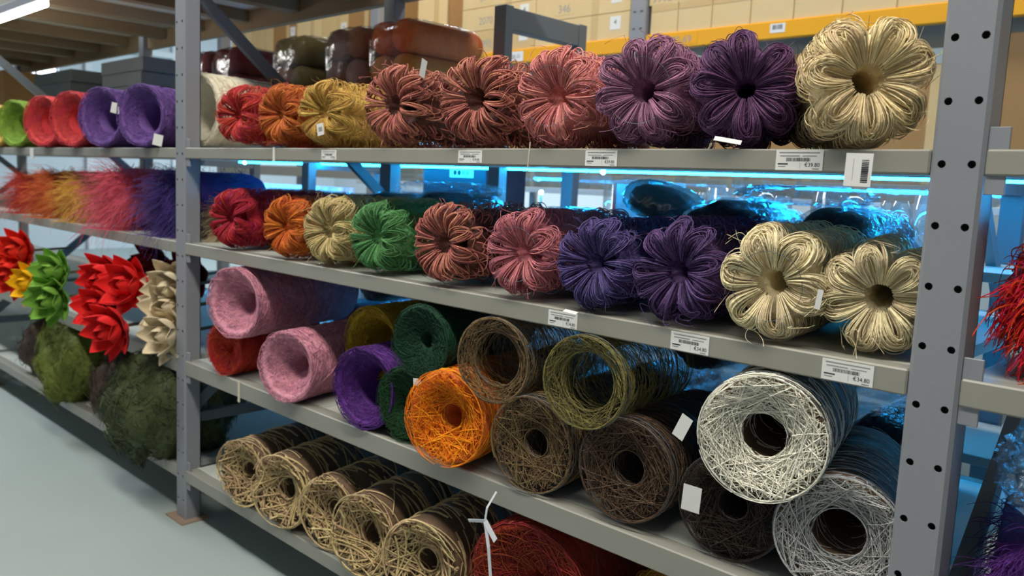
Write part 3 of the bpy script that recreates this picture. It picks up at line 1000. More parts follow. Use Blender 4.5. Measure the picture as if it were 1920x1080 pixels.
# ---------------------------------------------------------------- left bay, top shelf: hollow sisal rolls
iv = sisal('hollow', 'ivory', -0.02, ZA, 'ivory hollow roll seen behind the left upright on the top shelf', 0.118, 1.22, 6, 0.085, GLA)
iv.scale = (1, 0.60, 1)
for X, col, lab, s in ((-2.35, 'straw', 'straw coloured hollow roll at the far end of the top shelf', 1.0), (-1.96, 'lime', 'lime green hollow sisal roll on the top shelf', 1.04),
                       (-1.50, 'coral', 'coral red hollow sisal roll beside the lime green one', 1.06), (-1.10, 'coral', 'coral red hollow sisal roll beside the first violet one', 1.08),
                       (-0.72, 'lilac', 'violet hollow sisal roll with a white tag, next to the coral ones', 1.08), (-0.29, 'lilac', 'violet hollow sisal roll nearest the left upright', 1.05)):
    o = sisal('wide', col, X, ZA, lab, 0.115, s, 22, -0.03, GLA, X)
    if col == 'lilac':
        paper_tag(o, (0.11, -0.02, 0.17 if X < -0.5 else 0.03), 0.04, 0.045, (0, 0.2, 0.3), (), 'paper_tag')

# ---------------------------------------------------------------- left bay, second shelf: hairy tufts
TU = {'big': tuft_mesh(41, 0.15, 0.42, 1700, 0.0011, 0.8, 0.07, 0.17), 'mid': tuft_mesh(42, 0.125, 0.42, 1300, 0.0011, 0.7, 0.05, 0.14)}
TU['big_b'] = tuft_mesh(44, 0.15, 0.42, 1700, 0.0011, 0.8, 0.07, 0.15)
TU['mid_b'] = tuft_mesh(45, 0.125, 0.42, 1300, 0.0011, 0.75, 0.05, 0.13)
TU['feather'] = tuft_mesh(43, 0.15, 0.42, 2600, 0.0016, 1.1, 0.05, 0.075)
TUR = {'big': 0.15, 'mid': 0.125, 'feather': 0.15, 'big_b': 0.15, 'mid_b': 0.125}


def tuft(kind, col, X, zb, label, s=1.0, rz=14, Y=0.04, group='hairy fibre bundles on the second shelf of the left bay'):
    t = empty('fibre_bundle', (X, Y, zb), math.radians(rz), label, 'fibre bundle', group)
    a, b = TU[kind]
    z = TUR[kind] * s * 0.93
    tag(link('fibre_tuft', a, C[col], t, (0, 0, z), (0, 0, 0), (s, s, s)), kind='stuff')
    link('core', b, C[col], t, (0, 0, z), (0, 0, 0), (s, s, s))
    return t


tuft('mid', 'scarlet', -2.1, ZB, 'dull red hairy fibre bundle at the far left edge')
tuft('mid', 'carrot', -1.66, ZB, 'orange hairy fibre bundle beside the yellow one', 1.1)
tuft('mid_b', 'marigold', -1.26, ZB, 'yellow hairy fibre bundle between orange and pink ones', 1.0)
tuft('big', 'hot_pink', -0.74, ZB, 'big pink hairy fibre bundle spilling over the shelf edge', 1.04)
tuft('big_b', 'indigo', -0.27, ZB, 'dark indigo hairy fibre bundle beside the pink one', 1.02, Y=0.08)
tuft('mid_b', 'cream', 0.02, ZB, 'cream bundle with spiky tips peeking past the left upright', 0.72, Y=0.16)

# ---------------------------------------------------------------- left bay, third shelf: flowers of pointed petals
def petal_mesh(ln=0.13, wd=0.088):
    nu, nv = 8, 5
    top, bot = [], []
    for i in range(nu):
        u = i / (nu - 1)
        half = wd / 2 * (math.sin(PI * min(1, u * 0.94 + 0.06) ** 0.75)) ** 0.8 if 0 < u < 1 else (0.006 if u == 0 else 0.0005)
        for j in range(nv):
            v = -1 + 2 * j / (nv - 1)
            x = half * v
            cup = 0.022 * (v * v) * (half / (wd / 2)) + 0.030 * u * u
            p = (x, cup - 0.02 * math.sin(PI * u), ln * u)
            top.append(p)
            bot.append((p[0], p[1] - 0.002, p[2]))
    V = top + bot
    n = nu * nv
    F = []
    for i in range(nu - 1):
        for j in range(nv - 1):
            a = i * nv + j
            F.append((a, a + 1, a + nv + 1, a + nv))
            F.append((n + a, n + a + nv, n + a + nv + 1, n + a + 1))
    for i in range(nu - 1):
        for j in (0, nv - 1):
            a = i * nv + j
            F.append((a, a + nv, n + a + nv, n + a))
    return mesh_from('petal', V, F)


PET = petal_mesh()
PMAT = {k: plain('petal_' + k, rgb, 0.75, 0, 0.25, 0.10, 25) for k, rgb in
        dict(red=(226, 40, 40), orange_red=(232, 48, 30), yellow=(244, 188, 20), green=(128, 178, 70), ivory=(222, 206, 174), darkred=(120, 22, 26)).items()}
STEMM = plain('wooden_stick', (96, 84, 54), 0.7)


def flower(col, X, Y, z, label, rz=20, tilt=0.0, s=1.0, group=None, n1=4, n2=6):
    """petals radiate around an axis pointing out of the shelf (-Y)"""
    t = empty('artificial_flower', (X, Y, z), math.radians(rz), label, 'flower', group)
    for ring, (n, op, sc) in enumerate(((n1, 0.40, 0.80), (n2, 0.85, 1.0), (n2 + 1, 1.3, 1.0))):
        for k in range(n):
            a = 2 * PI * (k + 0.5 * ring) / n
            o = link('petal', PET, PMAT[col], t)
            m = Matrix.Rotation(tilt, 4, 'X') @ Matrix.Rotation(a, 4, 'Y') @ Matrix.Rotation(op, 4, 'X') @ Matrix.Rotation(PI / 2, 4, 'X') @ Matrix.Scale(s * sc, 4)
            # petal grows along local +Z; turn it to -Y, open outwards, then spin about the axis
            o.matrix_basis = m
    MB().bar((0, 0, 0), (0, 0.30, 0), 0.012, 0.012).build('stem', STEMM, t)
    return t


GF = 'petal flowers on the third shelf of the left bay'
fl = [('orange_red', -1.98, 0.02, ZC + 0.28, 'orange red flower highest at the far left', 1.25), ('orange_red', -2.02, 0.0, ZC + 0.16, 'orange red flower below the highest one at the far left', 1.3),
      ('yellow', -1.74, 0.0, ZC + 0.13, 'yellow flower beside the green ones', 1.1),
      ('green', -1.38, 0.0, ZC + 0.22, 'green flower, upper one of two', 1.15), ('green', -1.36, -0.02, ZC + 0.10, 'green flower, lower one of two', 1.25),
      ('red', -0.75, 0.02, ZC + 0.27, 'bright red flower at the upper left of the red cluster', 1.25), ('red', -0.55, 0.03, ZC + 0.25, 'bright red flower at the upper right of the red cluster', 1.25),
      ('red', -0.72, -0.03, ZC + 0.14, 'bright red flower in the middle of the red cluster', 1.15), ('red', -0.52, -0.05, ZC + 0.085, 'bright red flower hanging lowest over the shelf edge', 1.2),
      ('ivory', -0.21, 0.02, ZC + 0.265, 'ivory flower, highest one beside the left upright', 1.25), ('ivory', -0.19, 0.0, ZC + 0.17, 'ivory flower in the middle beside the left upright', 1.3),
      ('ivory', -0.13, -0.04, ZC + 0.08, 'ivory flower lowest beside the foot of the left upright', 1.15),
      ('darkred', -1.05, 0.30, ZC + 0.27, 'dark red flower in the shade behind the green ones', 1.3), ('darkred', -0.72, 0.32, ZC + 0.24, 'dark red flower in the shade above the red cluster', 1.3)]
for i, (c, x, y, z, lab, s) in enumerate(fl):
    fwd = c in ('ivory', 'darkred')
    flower(c, x + (0.0 if fwd else 0.15), y + (0.07 if fwd else -0.05), z, lab, 24 + 6 * math.sin(i * 2.1), 0.25 * math.sin(i * 1.7), s * 0.94, GF)

# ---------------------------------------------------------------- left bay, bottom shelf: moss heaps
def moss_mesh(seed, rx, ry, rz, n=1500, ln=0.05, front=-9.0):
    rng = np.random.default_rng(seed)
    ph = rng.uniform(0, 6, 8)

    def rad(a, b):
        return 1 + 0.10 * np.sin(3 * a + ph[0]) * np.cos(2 * b + ph[1]) + 0.08 * np.sin(5 * a + 4 * b + ph[2]) + 0.05 * np.sin(9 * a - 5 * b + ph[3])

    def fn(U, W):
        a, b = U * 2 * PI, (W - 0.5) * PI * 0.998
        r = rad(a, b)
        return rx * r * np.cos(a) * np.cos(b), ry * r * np.sin(a) * np.cos(b), rz * r * np.sin(b) + rz * 0.8
    def rest(p):      # lies on the board, hangs down where it spills over the front edge
        lim = np.where(p[:, 1] < front, -0.5, 0.004)
        p[:, 2] = np.maximum(p[:, 2], lim)
        return p
    body = surf_grid(fn, 48, 26)
    rest(body[0])
    K = 5
    s = np.linspace(0, 1, K)
    P = []
    for i in range(n):
        u, v = rng.uniform(), rng.uniform(0.05, 0.97)
        p = np.array(fn(np.array(u), np.array(v)), float)
        c = np.array([0, 0, rz * 0.8])
        d = (p - c) / np.linalg.norm(p - c)
        tdir = np.cross(d, rng.normal(size=3))
        e = d * rng.uniform(0.1, 0.7) + tdir / np.linalg.norm(tdir)
        q = p - d * 0.004 + np.outer(s * ln * rng.uniform(0.4, 1.2), e) - np.outer(s ** 2, d) * 0.015
        rest(q)
        P.append(q)
    V, F = tubes(np.array(P), rng.uniform(0.7, 1.6, n) * 0.0019, 3, 1, np.linspace(1, .5, K), rng)
    return mesh_from('moss_fibres', V, F), mesh_from('core', *body)


for i, (x, y, rx, ry, rz, col, lab, nn) in enumerate((
        (-1.95, 0.22, 0.24, 0.22, 0.20, 'bark', 'brown heap of dried bark fibre at the far left of the bottom shelf', 1300),
        (-1.36, 0.14, 0.23, 0.24, 0.24, 'moss', 'bright olive moss heap on the bottom shelf of the left bay', 2400),
        (-0.88, 0.24, 0.20, 0.24, 0.20, 'bark', 'brown twiggy heap between the two moss heaps', 1500),
        (-0.30, 0.10, 0.27, 0.27, 0.24, 'darkmoss', 'large dark green moss heap beside the foot of the left upright', 2800))):
    t = empty('moss_heap', (x, y, ZD), 0.0, lab, 'moss heap', 'heaps of moss on the bottom shelf of the left bay')
    a, b = moss_mesh(60 + i, rx, ry, rz, nn * 2, 0.05, -0.035 - y)
    tag(link('moss_fibres', a, C[col], t), kind='stuff')
    link('core', b, C[col], t)

# ---------------------------------------------------------------- wrapped stock at the back of the shelves
def capsule(R, L, n=20):
    e = R * 0.55
    return MB().lathe([(0.001, 0), (R * 0.6, e * 0.12), (R * 0.9, e * 0.5), (R, e), (R, L - e), (R * 0.9, L - e * 0.5), (R * 0.6, L - e * 0.12), (0.001, L)], n, 'y')


CAPS = capsule(0.066, 0.42).mesh('fabric_roll', True)


def crumple(sx, sy, sz, seed, amp=0.05, nu=40, nv=24, sq=3.2):
    """rounded box of plastic film with folds, base at z=0"""
    rng = np.random.default_rng(seed)
    ph = rng.uniform(0, 6, 10)

    def fn(U, W):
        a, b = U * 2 * PI, (W - 0.5) * PI * 0.999
        ca, sa, cb, sb = np.cos(a), np.sin(a), np.cos(b), np.sin(b)
        p = 2.0 / sq
        x = np.sign(ca) * np.abs(ca) ** p * np.abs(cb) ** p
        y = np.sign(sa) * np.abs(sa) ** p * np.abs(cb) ** p
        z = np.sign(sb) * np.abs(sb) ** p
        f = 1 + amp * (np.abs(np.sin(6 * a + 3 * b + ph[0])) - 0.5) + amp * 0.7 * (np.abs(np.sin(9 * b - 4 * a + ph[1])) - 0.5) + amp * 0.5 * np.sin(13 * a + 7 * b + ph[2])
        return sx * x * f, sy * y * f, sz * np.clip(z * f, -1, 1.0) + sz
    return mesh_from('plastic_wrap', *surf_grid(fn, nu, nv))


PM = {k: plain('fabric_' + k, rgb, 0.8, 0, 0.2, 0.2, 60) for k, rgb in dict(maroon=(120, 48, 56), olive=(134, 120, 78), brown=(150, 98, 72), rust=(216, 104, 44), taupe=(160, 122, 112), amber=(206, 130, 54)).items()}
FW = crumple(0.138, 0.225, 0.137, 5, 0.03, 36, 20, 5.0)


def pack(X, Y, z, mats, label):
    t = empty('wrapped_pack', (X, Y, z), 0.0, label, 'wrapped pack', 'film wrapped packs of fabric rolls at the back of the top shelf')
    k = 0
    for iz in range(2):
        for ix in (-1, 1):
            link('fabric_roll', CAPS, PM[mats[k % len(mats)]], t, (ix * 0.0665, -0.21, 0.0685 + iz * 0.1325))
            k += 1
    link('plastic_wrap', FW, FILM_S, t)
    return t


stacks = [(-1.13, 2, ['maroon'], 'maroon'), (-0.84, 2, ['maroon', 'maroon'], 'dark maroon'), (-0.57, 1, ['olive', 'olive', 'olive', 'brown'], 'short olive'),
          (-0.24, 2, ['brown', 'olive', 'olive', 'olive'], 'olive topped'), (0.19, 2, ['brown', 'taupe', 'taupe', 'brown'], 'taupe brown'), (0.50, 2, ['amber', 'amber', 'rust', 'rust'], 'rust orange')]
lv = ('on the shelf board', 'on top')
for x, n, mats, nm in stacks:
    for k in range(n):
        pack(x, 0.82, ZA + 0.2755 * k, mats if k else mats[::-1], 'clear wrapped pack of %s fabric rolls, %s%s' % (nm, lv[k], '' if n > 1 else ' alone'))

# lobed rolls in film at the back of the second and third shelves
def lobed_wrap(seed, R, L, npet):
    body = rev_profile([(0.004, 0.004), (R * 0.6, 0.0), (R * 0.92, 0.02), (R, 0.06), (R, L - 0.06), (R * 0.9, L - 0.02), (0.004, L)], 64, npet, 0.14, seed, 0.006)
    film = rev_profile([(0.004, -0.012), (R * 0.66, -0.016), (R * 0.98, 0.01), (R * 1.05, 0.06), (R * 1.05, L - 0.06), (R * 0.96, L - 0.01), (0.004, L + 0.01)], 64, npet, 0.10, seed + 1, 0.012)
    return mesh_from('core', *body), mesh_from('plastic_wrap', *film)


LW = {'a': lobed_wrap(71, 0.12, 0.40, 8), 'b': lobed_wrap(72, 0.12, 0.40, 7)}


def wrapped_roll(kind, col, X, Y, zb, s, label, rz=0.0, group=None):
    t = empty('wrapped_roll', (X, Y, zb), math.radians(rz), label, 'wrapped roll', group)
    a, b = LW[kind]
    z = 0.127 * s
    link('core', a, C[col], t, (0, 0, z), (0, 0, 0), (s, s, s))
    link('plastic_wrap', b, FILM, t, (0, 0, z), (0, 0, 0), (s, s, s))
    return t


GBK = 'film wrapped rolls at the back of the shelves'
for i, (x, s, col, lab) in enumerate((
        (-0.42, 0.86, 'umber', 'dark wrapped roll behind the crimson raffia roll'), (-0.12, 0.86, 'navy', 'dark wrapped roll behind the orange raffia roll'),
        (0.18, 0.86, 'bark', 'dark wrapped roll seen over the pale straw raffia roll'), (0.48, 0.93, 'navy', 'dark blue wrapped roll seen over the green raffia roll'),
        (0.78, 0.98, 'navy', 'dark blue wrapped roll seen over the brown raffia roll'), (1.12, 0.80, 'plum', 'dark wrapped roll seen over the dusty pink raffia roll'),
        (1.38, 0.86, 'navy', 'dark wrapped roll seen over the violet raffia roll'), (1.66, 0.74, 'navy', 'low dark wrapped roll under the shiny teal bag'),
        (2.01, 1.08, 'navy', 'dark scalloped wrapped roll seen over the first cream raffia roll'), (2.33, 1.06, 'navy', 'dark wrapped roll with blue glints behind the cream raffia rolls'))):
    wrapped_roll('ab'[i % 2], col, x, 0.58, ZB, s, lab, 0, GBK)
wrapped_roll('a', 'navy', 3.25, 0.42, ZB, 1.1, 'dark wrapped roll right of the right upright on the second shelf', 0, GBK)
for i, x in enumerate((0.25, 0.62, 1.02, 1.42, 1.80, 2.16, 2.5)):
    wrapped_roll('ba'[i % 2], ('plum', 'plum', 'bottle', 'darkumber', 'navy', 'darkumber', 'navy')[i], x, 0.60, ZC, 0.92,
                 'dark wrapped roll on the board behind the third shelf, %s from the left upright' % ('first', 'second', 'third', 'fourth', 'fifth', 'sixth', 'seventh')[i], 0, GBK)
for i, x in enumerate((0.42, 0.85, 1.25, 1.62, 1.98, 2.34)):  # upper layer added to darken the view through the third shelf
    wrapped_roll('ba'[i % 2], 'darkumber', x, 0.60, ZC + 0.236, 0.72,
                 'dark wrapped roll added for darkness high behind the third shelf, %s from the left upright' % ('first', 'second', 'third', 'fourth', 'fifth', 'sixth')[i], 0, GBK)
for i, x in enumerate((0.3, 0.75, 1.2, 1.6, 2.5)):  # row added to keep the gap behind the bottom shelf dark
    wrapped_roll('ab'[i % 2], 'darkumber', x, 0.60, ZD, 0.9,
                 'dark wrapped roll added for darkness behind the bottom shelf, %s from the left upright' % ('first', 'second', 'third', 'fourth', 'fifth')[i], 0, GBK)
# shiny teal bag lying on the wrapped rolls
tb = empty('plastic_bag', (1.70, 0.80, ZB + 0.187), math.radians(-8), 'shiny teal plastic bag lying on the rolls under the blue light strip', 'plastic bag')
link('bag_film', crumple(0.135, 0.11, 0.062, 9, 0.05, 44, 26, 2.4), clear('teal_film', (0.55, 0.75, 0.78), 0.22, 0.10, 0.6, 12, 0.12), tb, (0, 0, 0), (0, 0.22, 0))
link('bag_filling', crumple(0.11, 0.09, 0.050, 10, 0.06, 30, 18, 2.4), plain('teal_filling', (44, 84, 92), 0.5, 0, 0.5, 0.4, 20), tb, (0, 0, 0.010), (0, 0.22, 0))
# crumpled film along the top of the back rolls
for i, (x, y, z, sx, sy, sz, lab) in enumerate((
        (0.62, 0.84, ZB + 0.222, 0.26, 0.10, 0.03, 'crumpled clear film with blue glints over the brown raffia rolls'),
        (2.18, 0.80, ZB + 0.262, 0.17, 0.12, 0.026, 'crumpled clear film with blue glints over the cream raffia rolls'),
        (-0.80, 0.80, ZB, 0.20, 0.16, 0.085, 'bag of crumpled film at the back behind the left upright'))):
    o = link('plastic_film', crumple(sx, sy, sz, 80 + i, 0.16, 60, 26, 2.6), FILM, None, (x, y, z))
    tag(o, lab, 'plastic film')

# ---------------------------------------------------------------- right bay past the right upright
t = tuft('feather', 'vivid_red', 3.005, ZB, 'vivid red feathery bundle right of the right upright', 1.0, 10, 0.07, None)
t = tuft('mid', 'plum', 3.0, ZC, 'purple hairy bundle low at the right edge', 1.0, 10, 0.06, None)
o = link('plastic_bag', crumple(0.16, 0.16, 0.075, 91, 0.12, 50, 26, 2.6), FILM, None, (3.04, 0.17, ZC + 0.245))
tag(o, 'crumpled clear plastic bag on the purple bundle at the right edge', 'plastic bag')
bx = empty('carton', (3.08, 0.35, ZA), 0.0, 'dim brown carton on the top shelf right of the right upright', 'carton')
MB().box(-0.18, 0.18, -0.12, 0.25, 0, 0.26, 0.003).build('carton_body', CARD3, bx)
MB().box(-0.18, 0.18, -0.1212, -0.1202, 0.11, 0.15).build('tape', TAPE, bx)

# ---------------------------------------------------------------- the display rack behind, with glassware and blue light strips
disp = empty('display_rack', (0, 1.15, 0), 0, 'dark grey display rack behind, its end frame rising above the raffia rolls', 'rack')
for X in (-2.4, -0.9, 0.60, 2.5, 4.2):
    top = 2.185 if X == 0.60 else 1.56
    for y in (0.0, 0.50):
        MB().box(X - 0.035, X + 0.035, y - 0.02, y + 0.03, 0, top, 0.002).build('display_post', STEEL_D, disp)
    MB().box(X - 0.03, X + 0.03, 0.031, 0.479, top - 0.10, top - 0.005, 0.002).build('frame_bar', STEEL_D, disp)
    if X > 2:
        MB().bar((X, 0.12, 1.46), (X, 0.47, 1.1), 0.03, 0.04).build('diagonal_brace', STEEL_D, disp)
for z in (1.235, 0.70, 0.15):
    MB().box(-2.6, 4.4, 0.035, 0.47, z - 0.03, z, 0.002).build('display_shelf', PANEL, disp)
MB().box(-2.6, 4.4, 0.06, 0.12, 1.522, 1.56, 0.002).build('light_rail', STEEL_D, disp)


def led(Y, z, x0, x1, label, spots=(), mat=None):
    t = empty('light_strip', (0, Y, z), 0, label, 'light strip', 'blue light strips on the display rack')
    MB().box(x0, x1, -0.007, 0.007, -0.003, 0.010, 0.001).build('light_tube', mat or LED, t)
    MB().box(x0, x1, -0.007, 0.007, 0.0105, 0.02).build('holder', STEEL_D, t)
    for sx in spots:
        m = MB().lathe([(0.0005, -0.012), (0.008, -0.008), (0.011, 0), (0.008, 0.008), (0.0005, 0.012)], 12)
        m.build('lamp_bulb', LEDSPOT, t, True, loc=(sx, -0.008, 0.0))


led(1.215, 1.491, -1.80, 4.3, 'bright blue light strip running just under the top shelf', (-1.72, 1.145))
led(1.225, 1.06, -2.2, 4.3, 'blue light strip glowing behind the third shelf', (), LED_DIM)
led(1.225, 0.56, -2.2, 4.3, 'blue light strip glowing behind the bottom shelf', (), LED_LOW)
m = MB().lathe([(0.0005, -0.010), (0.008, -0.007), (0.010, 0), (0.008, 0.007), (0.0005, 0.010)], 12)
sp = empty('glare_point', (0.735, 1.30, 1.236), 0, 'small blazing blue glare point standing between the posts of the display rack', 'lamp')
m.build('lamp_bulb', LEDSPOT, sp, True, loc=(0, 0, 0.16))  # glowing ball at a blue glare point, carried on a thin stand
MB().lathe([(0.0005, 0), (0.03, 0), (0.03, 0.008), (0.005, 0.012), (0.005, 0.151), (0.0005, 0.151)], 14).build('stand', STEEL_D, sp, True)

# glassware
def glass_mesh(prof, n=20):
    return MB().lathe(prof, n, closed=True).mesh('glass', True)


GM = {
    'tumbler': glass_mesh([(0.0005, 0), (0.032, 0), (0.036, 0.13), (0.034, 0.13), (0.030, 0.008), (0.0005, 0.008)]),
    'vase': glass_mesh([(0.0005, 0), (0.045, 0), (0.05, 0.08), (0.038, 0.16), (0.05, 0.2), (0.047, 0.2), (0.035, 0.16), (0.047, 0.08), (0.042, 0.01), (0.0005, 0.01)]),
    'wine': glass_mesh([(0.0005, 0), (0.033, 0), (0.033, 0.003), (0.005, 0.008), (0.004, 0.09), (0.025, 0.105), (0.036, 0.14), (0.031, 0.19), (0.029, 0.19), (0.034, 0.14), (0.023, 0.108), (0.0005, 0.1)]),
    'cylinder': glass_mesh([(0.0005, 0), (0.055, 0), (0.055, 0.21), (0.051, 0.21), (0.051, 0.01), (0.0005, 0.01)]),
}
rg = random.Random(4)
spots = []
for i in range(14):
    spots.append(('tumbler', -1.98 + 0.085 * i, 1.33, FROST))
for i in range(13):
    spots.append(('tumbler', -1.94 + 0.085 * i, 1.44, FROST))
for i in range(2):
    spots.append(('cylinder', 0.98 + 0.15 * i, 1.52, GLASS))
for i in range(9):
    spots.append((('vase', 'wine', 'cylinder')[i % 3], 1.34 + 0.125 * i, 1.36 + 0.10 * (i % 2), GLASS))
for i in range(8):
    spots.append((('wine', 'tumbler')[i % 2], 1.40 + 0.125 * i, 1.54, GLASS))
KIND = {'tumbler': 'tumbler', 'vase': 'waisted vase', 'wine': 'wine glass', 'cylinder': 'cylinder vase'}
for k, x, y, mm in spots:
    o = link('glass_' + ('vase' if k in ('vase', 'cylinder') else 'cup'), GM[k], mm, None, (x, y, 1.2355))
    if mm is FROST:
        tag(o, 'frosted tumbler in the blue lit rows on the display rack', 'tumbler', 'frosted tumblers in blue light')
    else:
        tag(o, 'clear glass %s on the display rack under the blue strip' % KIND[k], KIND[k].split()[-1], 'clear %s pieces on the display rack' % KIND[k])
# film wrapped stock on the lower display shelf, catching the blue light
for i, (x, sx, lab) in enumerate(((-0.70, 0.34, 'glowing blue film bag behind the rose pink rolls'), (0.15, 0.30, 'blue lit film bag behind the green sisal rolls'),
                                  (0.95, 0.30, 'blue lit film bag behind the twig rolls'), (1.55, 0.26, 'blue lit film bag behind the olive twig roll'), (2.15, 0.26, 'blue lit film bag behind the white wicker roll'))):
    o = link('plastic_bag', crumple(sx, 0.15, 0.09 + 0.02 * (i % 2), 100 + i, 0.12, 56, 26, 2.8), clear('bag_film_%d' % i, (0.75, 0.85, 0.9), 0.22, 0.12, 0.9, 16, 0.22) if i == 0 else bpy.data.materials['bag_film_0'], None, (x, 1.42, 0.7005))
    tag(o, lab, 'plastic bag', 'film bags on the lower display shelf')

# orange bowl, box with dots, red framed picture on the display rack
ob = empty('orange_bowl', (0.98, 1.46, 1.2355), 0, 'orange bowl on the display rack seen between the two posts', 'bowl')
ob.location = (0.80, 1.42, 1.2355)
MB().lathe([(0.0005, 0), (0.05, 0), (0.095, 0.05), (0.10, 0.085), (0.094, 0.085), (0.088, 0.05), (0.045, 0.01), (0.0005, 0.01)], 24).build('bowl_body', plain('orange_glaze', (235, 150, 30), 0.3), ob, True)
rf = empty('picture_frame', (1.215, 1.30, 1.2355), math.radians(12), 'red framed picture standing under the blue light strip', 'picture frame')
fr = MB().box(-0.075, 0.075, 0, 0.012, 0, 0.012).box(-0.075, 0.075, 0, 0.012, 0.213, 0.225).box(-0.075, -0.063, 0, 0.012, 0.0125, 0.2125).box(0.063, 0.075, 0, 0.012, 0.0125, 0.2125)
fr.build('frame', plain('red_frame', (214, 64, 56), 0.5), rf)
MB().box(-0.0625, 0.0625, 0.004, 0.010, 0.0125, 0.2125).build('picture', plain('faded_picture', (168, 128, 132), 0.6, 0, 0.3, 0.35, 30), rf)
dk = empty('dark_carton', (0.10, 1.42, 1.2355), 0, 'dark carton with a white panel of dots behind the brown raffia rolls', 'carton')
MB().box(-0.20, 0.26, -0.10, 0.18, 0, 0.285, 0.003).build('carton_body', plain('dark_carton', (40, 44, 58), 0.6), dk)
mk = []
for i in range(4):
    mk.append(('txt', '●', -0.062 + 0.03 * i, -0.012, 0.034, 1 if i < 2 else 2))
printed('dot_panel', 0.17, 0.044, 0.001, mk, dk, (0.09, -0.1015, 0.235))

# ---------------------------------------------------------------- the far rack with cardboard boxes on a yellow beam
far = empty('pallet_rack', (0, 3.0, 0), 0, 'tall grey pallet rack with a yellow beam across the back aisle', 'pallet rack')
for X in (-5.5, -2.75, 0.0, 2.75):
    for y in (0.0, 1.0):
        pm = MB().box(X - 0.06, X + 0.06, y - 0.05, y + 0.05, 0, 4.2, 0.006)
        pm.build('rack_post', STEEL, far)
    if X == 0.0:
        for zz in np.arange(1.60, 3.0, 0.105):
            for sx in (-0.026, 0.026):
                MB().box(sx - 0.010, sx + 0.010, -0.0512, -0.0502, zz - 0.004, zz + 0.004).build('slot', INK, far)
for x0, x1 in ((-5.435, -2.815), (-2.685, -0.065), (0.065, 2.685)):
    for z in (2.30, 1.42):
        yb = MB().box(x0, x1, -0.045, 0.005, z, z + 0.095, 0.004).build('yellow_beam', YELLOW if z > 2 else BEAM, far)
        if z > 2 and -3 < x0 < -1:
            printed('location_label', 0.13, 0.07, 0.001, [('txt', '20-31', -0.052, -0.014, 0.040, 1)], yb, (-1.05, -0.0465, z + 0.045))
        if z > 2 and x0 > 0:
            printed('location_label', 0.09, 0.05, 0.001, barcode(0.0, 0.005, 0.06, 0.025, 9, 6), yb, (0.95, -0.0465, z + 0.055))
            printed('beam_marking', 0.20, 0.06, 0.0004, [('txt', '70-69', -0.08, -0.02, 0.06, 2)], yb, (0.34, -0.0462, z + 0.045), paper=YELLOW)
    for z in (2.30, 1.42):
        MB().box(x0, x1, 0.006, 1.0, z + 0.06, z + 0.0945).build('rack_deck', CHIP, far)
rx = random.Random(9)
WORDS = ['9995', '1146', '2070', '346', '57', '0L0', '8824', '1040']


def carton(x0, x1, y0, d, z0, z1, mat, label, note=None, tape='v', sticker=False, group='cardboard boxes on the far rack'):
    t = empty('cardboard_box', ((x0 + x1) / 2, y0, z0), 0, label, 'box', group)
    wx = (x1 - x0) / 2
    h = z1 - z0
    MB().box(-wx, wx, 0, d, 0, h, 0.004).build('box_body', mat, t)
    if tape == 'v':
        MB().box(-0.03, 0.03, -0.0008, 0, 0.004, h - 0.004).build('tape', TAPE, t, loc=(wx * 0.3, 0, 0))
    elif tape == 'h':
        MB().box(-wx + 0.004, wx - 0.004, -0.0012, 0, -0.018, 0.018).build('tape', TAPE, t, loc=(0, 0, h * 0.52))
    if note:
        n = printed('handwriting', 0.16, 0.09, 0.0004, [('txt', note, -0.06, -0.03, 0.075, 2)], t, (-wx * 0.35, -0.0008, h * (0.75 if tape == 'h' else 0.45)), paper=mat)
    if sticker:
        printed('box_label', 0.085, 0.085, 0.0008, [('txt', '4', -0.012, -0.01, 0.045, 1)], t, (wx * 0.72, -0.0012, h * 0.62))


zb = 2.3955
rows = [(-1.66, -0.90), (-0.895, -0.075)]
names = ('left', 'right')
for r in range(4):
    for i, (a, c) in enumerate(rows):
        carton(a, c, 2.97, 0.5, zb + 0.168 * r, zb + 0.168 * r + 0.166, CARD2 if (r + i) % 3 else CARD,
               'long cardboard box, %s of the grey post, %s row above the yellow beam' % (('further left', 'directly left')[i], ('lowest', 'second', 'third', 'topmost')[r]),
               WORDS[(r * 2 + i) % 8], 'v', True)
x = 0.085
k = 0
while x < 2.15:
    wdt = (0.20, 0.235, 0.25, 0.26, 0.27, 0.28, 0.29, 0.30, 0.3, 0.3)[k]
    for r in range(2):
        carton(x, x + wdt - 0.004, 2.97, 0.5, zb + 0.30 * r, zb + 0.30 * r + 0.298, CARD2,
               'taped cardboard box %s right of the grey post, %s row' % (('first', 'second', 'third', 'fourth', 'fifth', 'sixth', 'seventh', 'eighth', 'ninth', 'tenth')[k], ('lower', 'upper')[r]),
               WORDS[(k + r) % 8], 'h', False)
    x += wdt
    k += 1
for i, (a, c, z0, z1, mm) in enumerate(((-2.05, -1.70, zb, 2.93, CARD3), (-2.45, -2.08, zb, 2.70, CARD2), (-2.45, -2.08, 2.702, 3.05, CARD2))):
    carton(a, c, 3.18, 0.5, z0, z1, mm, ('tall brown cardboard box set back at the left end of the far rack', 'pale cardboard box at the far left end, lower one', 'pale cardboard box at the far left end, upper one')[i], None, 'v', i == 1)
for i in range(6):
    a = -5.42 + 0.43 * i
    carton(a, a + 0.42, 3.05, 0.5, 2.3955, 2.95 + 0.07 * (i % 3), (CARD2, CARD, CARD3)[i % 3], '%s tall cardboard box from the left end of the far rack' % ('first', 'second', 'third', 'fourth', 'fifth', 'sixth')[i], None, 'v', i % 2 == 0)
